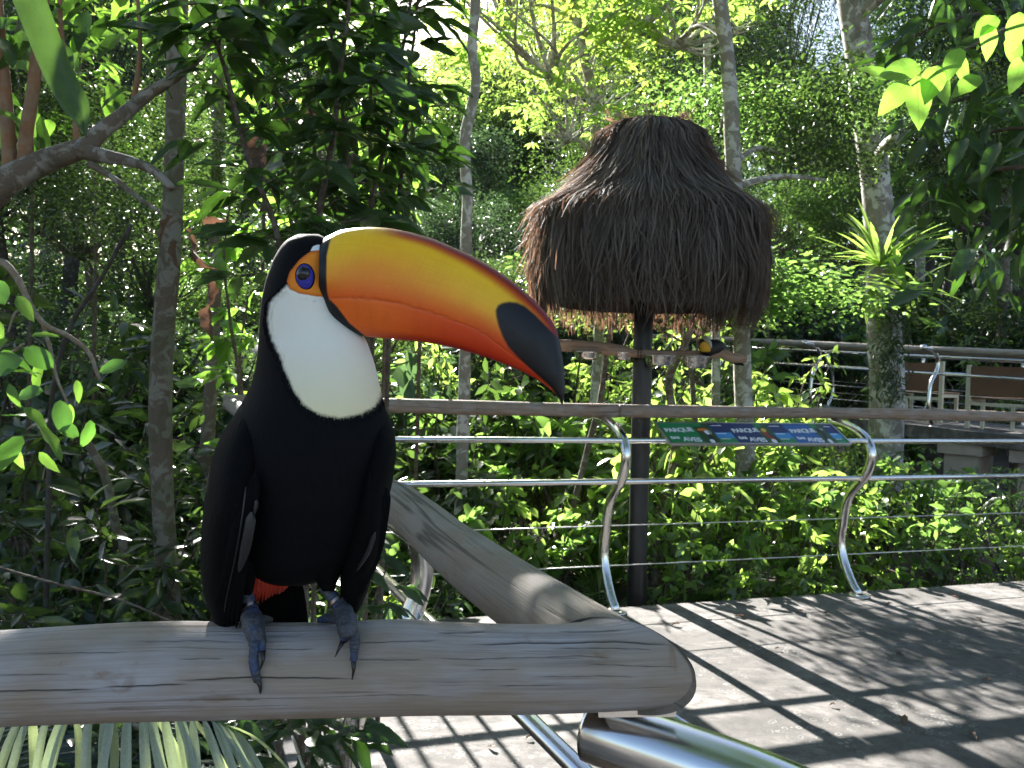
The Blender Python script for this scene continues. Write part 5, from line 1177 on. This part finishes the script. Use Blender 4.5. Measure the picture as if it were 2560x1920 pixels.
for k, px, d, s, zs in FOREST:
    tree(k, px, d, s, zs)
BP = {k: [(a, b, (0, 0, 1.0)) for a, b in CR[k]] for k in ('dense', 'dense2', 'blue', 'airy')}
BL_ = {'dense': 'mid-green leafy bush standing under the forest trees', 'dense2': 'dark leafy bush standing under the forest trees', 'blue': 'bluish leafy bush standing under the forest trees', 'airy': 'bright loose bush standing under the forest trees'}
rb = random.Random(5)
for i in range(64):
    d = rb.uniform(9.5, 30); px = rb.uniform(-250, 2850) if i % 3 else rb.uniform(-200, 1000)
    if px > 1500 and d < 15.5: d += 7
    if 950 < px <= 1500 and d < 12: d += 4
    k = rb.choice(('dense', 'dense2', 'blue', 'airy') if px > 900 else ('dense2', 'dense2', 'blue', 'dense')); x, y = pt(px, 1000, d)[:2]; s_ = rb.uniform(.55, .8)*(.7+d/32)
    place('forest_bush', BP[k], (x, y, gz(x, y)-.15), rb.uniform(0, 6.28), (s_, s_, s_*rb.uniform(.75, 1.0)), BL_[k].replace(' standing under the forest trees', '')+' under the trees, '+fwhere(px, d), 'bush', BL_[k].split(' standing')[0]+' group')
# ---- the far wood that closes every gap
rg = np.random.default_rng(77); N = 70000
az = rg.uniform(-.85, .85, N); dist = rg.uniform(44, 62, N); zz = rg.random(N)*np.where(az < .28, 20+1.5*np.sin(az*9)+1.2*np.sin(az*23+1), 15+2*np.sin(az*23))
P = np.stack([np.sin(az)*dist, np.cos(az)*dist, zz], 1)
V, F, T = cloud(LO, P, rdir(rg, N)*np.array((1, 1, .6)), rdir(rg, N, .8), rg.uniform(.5, 1.0, N), tint=np.clip(.45+.35*np.sin(az*40)*np.sin(zz*1.3)+rg.normal(0, .15, N), 0, 1))
tag(part('distant_forest', V, F, M['leaf_blue'], None, False, {'tint': T}), 'mass of far-off forest behind everything', 'forest', kind='stuff')
# ---------------------------------------------------------------- plants close to the deck, leaf by leaf
def leaf_obj(root, me, p, Y, Z, s, name='leaf'):
    Y = norm(Y); X = norm(np.cross(Y, Z)); Z = np.cross(X, Y)
    o = bpy.data.objects.new(name, me); C.objects.link(o); o.parent = root; o.matrix_parent_inverse = Matrix.Translation(root.location).inverted()
    o.matrix_basis = Matrix(((X[0]*s, Y[0]*s, Z[0]*s, p[0]), (X[1]*s, Y[1]*s, Z[1]*s, p[1]), (X[2]*s, Y[2]*s, Z[2]*s, p[2]), (0, 0, 0, 1)))
    return o
def leaf_mesh(tpl, mat, nm='leaf', tint=.5):
    V, F = tpl; return mk(nm, V, F, M[mat], True, {'tint': np.full(len(V), tint)})
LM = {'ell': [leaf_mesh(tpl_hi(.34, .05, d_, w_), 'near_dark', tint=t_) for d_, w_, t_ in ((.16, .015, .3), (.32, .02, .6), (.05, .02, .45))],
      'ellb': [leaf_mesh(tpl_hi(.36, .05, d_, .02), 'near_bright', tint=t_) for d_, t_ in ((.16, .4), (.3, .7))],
      'round': [leaf_mesh(tpl_hi(.62, .05, d_, .015, 8, [(0, .1), (.12, .6), (.35, .95), (.6, 1), (.85, .6), (1, .02)]), 'near_mid', tint=t_) for d_, t_ in ((.1, .5), (.22, .8))],
      'lobe': [leaf_mesh(tpl_hi(.52, .03, d_, .012, 9, [(0, .25), (.1, .7), (.3, 1), (.55, .92), (.8, .5), (1, .02)]), 'near_bright', tint=t_) for d_, t_ in ((.1, .7), (.25, .9))],
      'dead': [leaf_mesh(tpl_hi(.5, .16, .35, .06), 'leaf_dead', tint=.5)]}
def sapling(path, d, wpx, nnode, leaf, size, label, lr=(4, 7), twig=(.05, .22), stem='twig', seed=0, t0=.1, name='sapling', group=None, face=.35, droop=.35, dd=0.):
    """stem traced in pixels from the top down; nodes with short twigs, a spray of leaves at each twig end"""
    rg = np.random.default_rng(seed)
    P = [pt(x, y, d+dd*i) for i, (x, y) in enumerate(path)]; b = P[-1].copy(); b[2] = gz(b[0], b[1]) if b[1] > 1.2 else -.6
    P = np.array((P+[b])[::-1]); Q = spline(P, 80); s = d/FPX
    rt = thing(name, P[0], label, 'sapling' if 'sapling' in name else 'branch', group)
    mb = MB(); V, F, A = tube(Q, np.linspace(wpx*.62*s, wpx*.25*s, 80), 10, True, .03, seed); mb.add(V, F, A)
    top = P[-1][2]; zlow = pt(path[-1][0], path[-1][1], d)[2]
    ii = [i for i in range(80) if Q[i, 2] > zlow+(top-zlow)*t0]
    for i in np.linspace(ii[0], 79, nnode).astype(int):
        a = rg.uniform(0, 6.28); tv = norm(np.array((math.cos(a), math.sin(a)*.7, rg.uniform(-.1, .6)))); L = rg.uniform(*twig)
        e = Q[i]+tv*L; V, F, A = tube(np.array([Q[i], Q[i]+tv*L*.55+np.array((0, 0, .01)), e]), np.array((wpx*.16*s, wpx*.12*s, wpx*.08*s)), 5, False); mb.add(V, F, A)
        for k in range(rg.integers(*lr)):
            a2 = a+rg.normal(0, .9); Y = norm(np.array((math.cos(a2), math.sin(a2)*.8, rg.uniform(-.45, .35)-droop*.4)))
            Z = norm(np.array((0, -face, 1.))+rg.normal(0, .4, 3)); me = LM[leaf][rg.integers(len(LM[leaf]))]
            leaf_obj(rt, me, e-tv*L*.5*rg.random(), Y, Z, size*rg.uniform(.6, 1.15))
    mb.build('stem', M[stem], rt)
    return rt
G1 = 'dark leafy saplings behind the toucan'
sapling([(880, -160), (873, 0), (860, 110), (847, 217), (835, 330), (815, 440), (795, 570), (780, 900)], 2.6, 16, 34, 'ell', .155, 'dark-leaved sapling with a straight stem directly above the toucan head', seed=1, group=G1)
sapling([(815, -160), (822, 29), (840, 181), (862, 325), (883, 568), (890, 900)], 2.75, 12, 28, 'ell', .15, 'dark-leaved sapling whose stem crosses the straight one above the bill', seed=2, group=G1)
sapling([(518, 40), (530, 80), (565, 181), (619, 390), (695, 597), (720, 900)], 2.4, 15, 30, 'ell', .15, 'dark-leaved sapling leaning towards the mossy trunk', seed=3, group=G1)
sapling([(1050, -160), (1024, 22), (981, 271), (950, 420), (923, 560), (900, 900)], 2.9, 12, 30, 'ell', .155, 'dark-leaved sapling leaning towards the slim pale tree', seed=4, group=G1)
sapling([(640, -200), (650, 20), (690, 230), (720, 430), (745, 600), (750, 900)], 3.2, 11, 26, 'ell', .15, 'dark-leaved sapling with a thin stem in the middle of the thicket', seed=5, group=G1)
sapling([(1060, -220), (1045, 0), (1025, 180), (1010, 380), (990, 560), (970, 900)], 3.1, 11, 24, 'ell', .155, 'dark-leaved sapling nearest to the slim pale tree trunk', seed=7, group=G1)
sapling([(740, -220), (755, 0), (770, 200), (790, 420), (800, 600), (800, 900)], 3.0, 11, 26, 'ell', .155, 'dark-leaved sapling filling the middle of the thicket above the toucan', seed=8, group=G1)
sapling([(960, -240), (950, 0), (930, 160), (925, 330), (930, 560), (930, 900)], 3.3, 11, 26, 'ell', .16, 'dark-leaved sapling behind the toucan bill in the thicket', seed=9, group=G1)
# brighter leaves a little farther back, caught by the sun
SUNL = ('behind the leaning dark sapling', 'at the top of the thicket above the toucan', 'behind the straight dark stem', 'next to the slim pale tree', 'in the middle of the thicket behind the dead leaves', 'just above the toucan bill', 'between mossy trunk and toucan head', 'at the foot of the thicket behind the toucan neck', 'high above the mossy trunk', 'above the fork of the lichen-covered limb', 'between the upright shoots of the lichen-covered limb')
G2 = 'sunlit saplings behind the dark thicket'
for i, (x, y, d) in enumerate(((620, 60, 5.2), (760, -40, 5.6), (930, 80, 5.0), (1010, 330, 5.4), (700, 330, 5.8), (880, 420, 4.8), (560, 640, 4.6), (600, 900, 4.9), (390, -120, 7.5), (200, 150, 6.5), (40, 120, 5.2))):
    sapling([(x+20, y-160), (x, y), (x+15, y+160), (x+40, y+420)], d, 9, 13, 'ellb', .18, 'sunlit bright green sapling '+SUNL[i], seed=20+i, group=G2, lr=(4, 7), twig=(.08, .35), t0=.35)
# dead brown leaves hanging in the thicket
dl = thing('dead_leaf_cluster', pt(450, 560, 2.9), 'bunch of curled brown dead leaves caught in the thicket behind the toucan', 'dead leaves')
rg = np.random.default_rng(8)
for x, y in ((430, 540), (460, 570), (480, 620), (440, 600), (500, 545), (640, 330), (660, 360), (750, 270), (720, 250), (800, 290), (520, 700), (525, 760)):
    leaf_obj(dl, LM['dead'][0], pt(x, y, 3.0+rg.normal(0, .1)), rg.normal(0, .5, 3)+np.array((0, 0, -1)), rdir(rg, 1)[0]+np.array((0, -.6, 0)), rg.uniform(.09, .15))
# ---- lichen-covered limb reaching in
lt = thing('limb_tree', pt(-420, 900, 2.3)*np.array((1, 1, 0))+np.array((0, 0, -1.0)), 'lichen-covered crooked limb with upright shoots reaching in above the undergrowth', 'tree')
q = 2.3/FPX
def limb(nm, path, w0, w1, d0=2.3, d1=2.3, mat='bark_limb', par=lt, wob=.06):
    P = [pt(x, y, d0+(d1-d0)*i/(len(path)-1)) for i, (x, y) in enumerate(path)]; n_ = 14*len(path)
    return tube_part(nm, spline(P, n_), np.linspace(w0/2*q, w1/2*q, n_), M[mat], par, 16, wob, int(w0*3+path[0][0]) % 97)
tr = [pt(-420, 900, 2.3)]; tr[0] = tr[0]*np.array((1, 1, 0))+np.array((0, 0, -1.2))
tube_part('trunk', spline(np.array([tr[0], pt(-400, 1000, 2.3), pt(-330, 720, 2.3), pt(-200, 590, 2.3), pt(-80, 520, 2.3), pt(0, 470, 2.3)]), 50), np.linspace(60, 40, 50)*q, M['bark_limb'], lt, 16, .05, 3)
limb('limb', [(-20, 480), (40, 440), (110, 405), (190, 376), (230, 362)], 68, 48)
limb('limb', [(205, 385), (250, 330), (310, 285), (370, 235), (420, 205), (460, 175), (500, 140), (530, 95)], 42, 18, 2.28, 2.4)
limb('limb', [(200, 375), (260, 390), (320, 402), (380, 425), (430, 470)], 38, 18, 2.29, 2.2)
limb('limb', [(225, 410), (290, 450), (340, 490), (400, 530)], 18, 8, 2.27, 2.2)
limb('shoot', [(25, 455), (22, 350), (10, 200), (-5, 50), (-15, -120)], 36, 24, 2.3, 2.35, 'bark_orange')
limb('shoot', [(62, 425), (66, 330), (80, 240), (95, 130), (110, 20), (115, -120)], 34, 22, 2.3, 2.3, 'bark_orange')
limb('shoot', [(192, 372), (190, 330), (185, 270), (160, 140), (150, 20), (150, -100)], 18, 10, 2.3, 2.4, 'bark_orange')
limb('shoot', [(332, 262), (345, 180), (350, 90), (340, -60)], 14, 9, 2.35, 2.45, 'bark_orange')
rg = np.random.default_rng(9)
for x, y, d, n_ in ((90, 60, 2.4, 9), (30, 220, 2.45, 7), (130, 140, 2.5, 9), (180, 20, 2.5, 8), (260, 60, 2.6, 9), (350, 40, 2.5, 8), (60, 330, 2.5, 6), (420, 110, 2.6, 8), (270, 200, 2.7, 6)):
    for k in range(n_):
        c = pt(x+rg.normal(0, 45), y+rg.normal(0, 45), d+rg.normal(0, .12)); leaf_obj(lt, LM['ell' if rg.random() < .6 else 'ellb'][0], c, norm(np.array((rg.normal(0, 1), rg.normal(0, .6), rg.normal(-.5, .5)))), norm(np.array((0, -.5, 1))+rg.normal(0, .4, 3)), rg.uniform(.10, .17))
# ---- long strap leaf hanging in from above
M['leaf_strap2'] = m_leaf('strap_leaf', (.04, .075, .02), (.06, .10, .03), (.10, .20, .03), .25, .4, .4)
sl_ = thing('hanging_strap_leaf', pt(60, -180, 1.5), 'long smooth green strap leaf hanging down in front of the lichen-covered limb', 'leaf')
P = spline([pt(10, -260, 1.5), pt(55, -60, 1.5), (pt(105, 80, 1.49)), pt(150, 190, 1.47), pt(195, 275, 1.45), pt(216, 342, 1.44)], 40); t = np.linspace(0, 1, 40)
W = 36*1.5/FPX*np.clip(np.minimum(1, (1.01-t)*4.2), .02, 1)*(1.15-.35*t); sd = norm(np.cross(np.gradient(P, axis=0), (0.2, -1, .35)))
V = np.stack([P-sd*W[:, None], P-sd*W[:, None]*.5-np.array((0, .006, 0)), P+np.array((0, .006, 0)), P+sd*W[:, None]*.5-np.array((0, .004, 0)), P+sd*W[:, None]], 1).reshape(-1, 3)
part('blade', V, np.array([(i*5+j, i*5+j+1, i*5+j+6, i*5+j+5) for i in range(39) for j in range(4)]), M['leaf_strap2'], sl_, True, {'tint': np.full(200, .5)})
# ---- small tree with sunlit round leaves at the edge
rt = thing('round_leaved_shrub', pt(-60, 1500, 1.9), 'twiggy shrub with sunlit round leaves leaning in over the undergrowth', 'shrub')
q = 1.9/FPX; limb('stem', [(-120, 1500), (-60, 1200), (-40, 900), (-30, 700), (0, 655), (40, 690), (75, 760), (110, 810), (170, 840), (220, 880), (250, 950)], 26, 7, 1.9, 1.8, 'twig_light', rt)
limb('stem', [(105, 805), (125, 870), (140, 940), (170, 1010)], 10, 5, 1.85, 1.8, 'twig_light', rt); limb('stem', [(-30, 900), (30, 880), (60, 860)], 12, 5, 1.9, 1.85, 'twig_light', rt); limb('stem', [(80, 770), (40, 780), (20, 830)], 8, 4, 1.86, 1.8, 'twig_light', rt)
for x, y, s, a in ((10, 700, .12, -1.2), (40, 740, .13, -.8), (20, 850, .15, -2.6), (80, 840, .13, .2), (10, 930, .16, .1), (70, 870, .12, -.6), (120, 900, .11, -1.9), (5, 800, .13, -1.6), (40, 990, .14, .3), (0, 1040, .15, .1), (70, 1020, .12, -.4), (90, 1060, .14, -.7), (20, 1110, .14, -.9), (140, 1000, .10, -1.3), (190, 1010, .09, -1.5), (215, 1050, .10, -1.7), (110, 1130, .11, -.8), (250, 960, .08, -.3), (265, 930, .08, .4), (170, 950, .09, -1.2), (60, 1090, .12, -2.2), (150, 1060, .11, -.5), (10, 960, .14, -1.0), (45, 900, .12, -2.9), (-10, 880, .14, -.5)):
    Y = _R*math.cos(a)+_U*math.sin(a)-_F*rg.uniform(-.1, .5); leaf_obj(rt, LM['round' if rg.random() < .55 else 'ellb'][rg.integers(2)], pt(x+rg.normal(0, 8), y, 1.82+rg.normal(0, .09)), Y, norm(np.array((rg.normal(0, .4), -.45, 1))+rg.normal(0, .5, 3)), s*rg.uniform(.4, .78))
# ---- hanging palm frond below the log, leaflet by leaflet
pf = thing('palm_frond', pt(-100, 2300, 1.15), 'arching palm frond with shining leaflets coloured sunlit pale hanging below the perch log', 'palm frond')
P = spline([pt(-420, 1960, 1.05), pt(-200, 1830, 1.07), pt(0, 1775, 1.1), pt(200, 1755, 1.13), pt(380, 1765, 1.16), pt(520, 1795, 1.19), pt(620, 1845, 1.22)], 60)
tube_part('rachis', P, np.linspace(.006, .0015, 60), M['leaf_grass'], pf, 8)
M['leaf_palm_sunpale'] = m_leaf('leaf_palm_sunpale', (.17, .20, .15), (.26, .29, .22), (.40, .50, .20), .25, .2, 1.0)  # pale base colour stands in for strong sunlight on the leaflets
base_leaflet = leaf_mesh(tpl_hi(.060, .012, .62, .0, 10, [(0, .45), (.15, .9), (.4, 1), (.7, .8), (.9, .4), (1, .02)]), 'leaf_palm_sunpale', 'leaflet', .5)
T_ = norm(np.gradient(P, axis=0))
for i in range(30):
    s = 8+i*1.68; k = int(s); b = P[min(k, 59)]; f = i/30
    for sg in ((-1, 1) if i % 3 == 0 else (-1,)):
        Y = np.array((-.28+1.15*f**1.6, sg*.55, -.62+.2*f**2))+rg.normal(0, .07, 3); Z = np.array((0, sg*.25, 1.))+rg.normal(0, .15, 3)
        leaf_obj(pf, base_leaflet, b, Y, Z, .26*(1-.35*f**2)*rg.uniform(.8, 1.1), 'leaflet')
# leafy stem in front of the deck corner, under the log
sapling([(700, 1700), (720, 1800), (760, 1900), (770, 2050)], 1.7, 7, 14, 'ell', .085, 'dark weedy sprig hanging under the perch log', seed=61, name='sprig_sapling', twig=(.05, .16), t0=0)
sapling([(810, 1740), (800, 1840), (805, 2000)], 2.0, 9, 12, 'ell', .08, 'dark sprig against the deck edge under the perch log', seed=62, name='sprig_sapling', twig=(.05, .16), t0=0)
sapling([(960, 1360), (965, 1420), (930, 1520), (900, 1700)], 1.9, 6, 9, 'ell', .075, 'thin dark sprig climbing between the two logs', seed=63, name='sprig_sapling', twig=(.05, .15), t0=0)
limb('shoot', [(0, 1420), (150, 1462), (300, 1500), (430, 1555), (520, 1600)], 8, 5, 2.2, 2.0, 'twig', rt)
# ---- bromeliad on the big mottled tree
br = thing('bromeliad', pt(2205, 700, 9.05), 'spiky bromeliad with long strap leaves growing on the mottled tree trunk', 'bromeliad')
c = pt(2200, 665, 9.0)
def bro(c0_, n_, L0, seed, up=.5):
    rg = np.random.default_rng(seed)
    for k in range(n_):
        V, F = strap_mesh(L0*rg.uniform(.7, 1.1), .026*rg.uniform(.8, 1.2), rg.uniform(.2, .9), None, 9, rg.uniform(-.3, 1.25)*up/.5, .35)
        a = rg.uniform(0, 6.28); cc, s = math.cos(a), math.sin(a); V = V@np.array(((cc, s, 0), (-s, cc, 0), (0, 0, 1)))+c0_
        part('leaf', V, F, M['leaf_bright'], br, True, {'tint': np.full(len(V), rg.random())})
bro(c, 44, .78, 3); bro(pt(2262, 730, 8.9), 30, .62, 4); bro(pt(2180, 720, 8.9), 9, .5, 5, -.45)
rg = np.random.default_rng(31); N = 700
P = np.stack([pt(0, 0, 0)[0]+rg.normal(.03, .10, N), rg.normal(0, .08, N), -rg.random(N)**1.5*1.1], 1)+pt(2225, 740, 8.95)
V, F, T = cloud(LOn, P, rdir(rg, N)+np.array((0, 0, -.8)), rdir(rg, N), rg.uniform(.05, .12, N)); tag(part('roots_and_moss', V, F, M['leaf_dark'], br, False, {'tint': T*.4}), kind='stuff')
# ---- big-leaved tree overhanging from the side
ot = thing('overhanging_tree', pt(3050, 1400, 4.6)*np.array((1, 1, 0)), 'dark glossy-leaved tree overhanging the raised walkway', 'tree')
B0 = pt(3050, 1400, 4.6)*np.array((1, 1, 0)); q = 4.4/FPX
tube_part('trunk', spline(np.array([B0+np.array((0, 0, -.6)), B0+np.array((.05, 0, 1.5)), B0+np.array((-.05, .1, 3.2)), B0+np.array((.1, .1, 5))]), 40), np.linspace(.12, .07, 40), M['bark_brown'], ot, 14, .05, 5)
rg = np.random.default_rng(15); cnt = 0
BR = [[(2950, 300), (2750, 250), (2560, 230), (2400, 250), (2250, 330)], [(2950, 500), (2700, 430), (2520, 420), (2380, 460), (2300, 520)], [(2950, 150), (2700, 60), (2500, 30), (2350, 60), (2230, 130)], [(2950, 650), (2750, 600), (2600, 590), (2480, 620), (2420, 680)], [(2950, 0), (2700, -100), (2450, -130), (2250, -120)], [(2900, 420), (2650, 330), (2480, 330), (2330, 400)], [(2950, 560), (2760, 500), (2620, 500), (2540, 540)]]
for bi, path in enumerate(BR):
    dd = rg.uniform(3.7, 4.7); P = spline([pt(x, y, dd+.1*i*rg.normal()) for i, (x, y) in enumerate(path)], 60)
    P[0] = B0+np.array((0, 0, P[0][2])); tube_part('branch', P, np.linspace(.018, .004, 60), M['twig'], ot, 8)
    for i in range(8, 60, 2):
        for k in range(3 if bi != 4 else 2):
            Y = norm(np.array((rg.normal(-.2, .7), rg.normal(0, .5), rg.normal(-.65, .4)))); tw = rg.normal(0, .09, 3)
            leaf_obj(ot, LM['ell'][rg.integers(3)], P[i]+tw, Y, norm(np.array((0, -.4, 1))+rg.normal(0, .45, 3)), rg.uniform(.13, .21)); cnt += 1
# ---- near twig with large backlit two-lobed leaves
bt = thing('backlit_leaf_twig', pt(2760, -40, 2.3), 'twig of large thin backlit yellow-green leaves hanging in front of the mottled tree', 'branch')
q = 2.3/FPX; limb('twig', [(2780, -60), (2600, 30), (2500, 80), (2420, 120), (2330, 165), (2260, 210)], 9, 4, 2.3, 2.3, 'twig', bt)
for x, y, a, s in ((2330, 160, -1.25, .155), (2345, 165, -2.0, .15), (2290, 190, -1.45, .17), (2270, 205, -2.35, .14), (2300, 165, -2.9, .15), (2380, 130, -1.0, .13), (2400, 120, -2.1, .12), (2470, 60, -1.6, .12), (2490, 40, -2.4, .12), (2550, 30, -1.7, .13), (2560, 140, -1.9, .13), (2450, 190, -2.6, .12), (2520, 90, -1.1, .12), (2230, 190, 2.9, .12)):
    Y = _R*math.cos(a)+_U*math.sin(a)-_F*rg.uniform(-.15, .35); leaf_obj(bt, LM['lobe'][rg.integers(2)], pt(x, y, 2.3+rg.normal(0, .03)), Y, norm(-_F*1.0+_U*.6+rg.normal(0, .2, 3)), s*.82)
# ---- fallen leaves on the deck
for i, (x, y, s, k) in enumerate(((2240, 1632, .05, 'dead'), (2255, 1790, .07, 'dead'), (1700, 1650, .03, 'dead'), (2440, 1545, .05, 'dead'), (1560, 1800, .035, 'dead'), (2090, 1760, .03, 'dead'), (1240, 1870, .04, 'dead'), (2420, 1830, .05, 'dead'), (1700, 1560, .05, 'dead'), (1780, 1552, .04, 'dead'), (1860, 1540, .05, 'dead'), (2010, 1528, .045, 'dead'), (2070, 1532, .03, 'dead'), (2230, 1508, .05, 'dead'), (2300, 1520, .035, 'dead'), (2380, 1490, .05, 'dead'), (1950, 1620, .03, 'dead'), (2150, 1690, .035, 'dead'), (2480, 1700, .04, 'dead'), (1330, 1840, .03, 'dead'))):
    p = at_z(x, y, .012); o = bpy.data.objects.new('fallen_leaf', LM[k][0]); C.objects.link(o); o.location = Vector(p); o.scale = (s,)*3; o.rotation_euler = (R(8), R(6), random.uniform(0, 6.28))
    tag(o, 'small dry leaf lying on the concrete deck', 'leaf', 'dry leaves on the deck')
# ---- unseen trees added so that their crowns cut the sky light over the deck
for base, path, cr in (((6.2, 1.0), (5.6, .8, 3.0), ((3.4, 2.0, 6.6, 1.5), (3.0, -1.6, 6.8, 1.6))), ((-4.6, -2.2), (-4.2, -1.8, 3.0), ((-2.0, -.6, 6.4, 1.4), (-.4, -3.6, 7.0, 1.3))), ((-5.4, 4.2), (-5.0, 4.0, 3.5), ((-3.6, 3.4, 6.7, 1.05), (-4.4, 6.6, 7.6, 1.25), (-6.0, 4.6, 5.0, 1.1)))):
    rt = thing('added_shade_tree', (*base, 0.0 if base[0] > 0 else -.5), 'unseen tall tree added so its dark crown shades the deck clearing', 'tree', 'unseen trees added to shade the deck clearing')
    b0 = np.array((*base, -.5)); top = np.array((path[0], path[1], 5.6))
    tube_part('trunk', spline(np.array([b0, path, top]), 30), np.linspace(.2, .1, 30), M['bark_brown'], rt, 14, .05, 8)
    for x, y, z, s in cr:
        tube_part('bough', spline(np.array([top-np.array((0, 0, .4)), (top+np.array((x, y, z)))/2+np.array((0, 0, .3)), (x, y, z)]), 14), np.linspace(.09, .03, 14), M['bark_brown'], rt, 8)
        o = bpy.data.objects.new('crown', CR['dense2'][1][1]); C.objects.link(o); o.parent = rt; o.matrix_parent_inverse = Matrix.Translation(rt.location).inverted(); o.location = (x, y, z); o.scale = (s, s, s*.6)
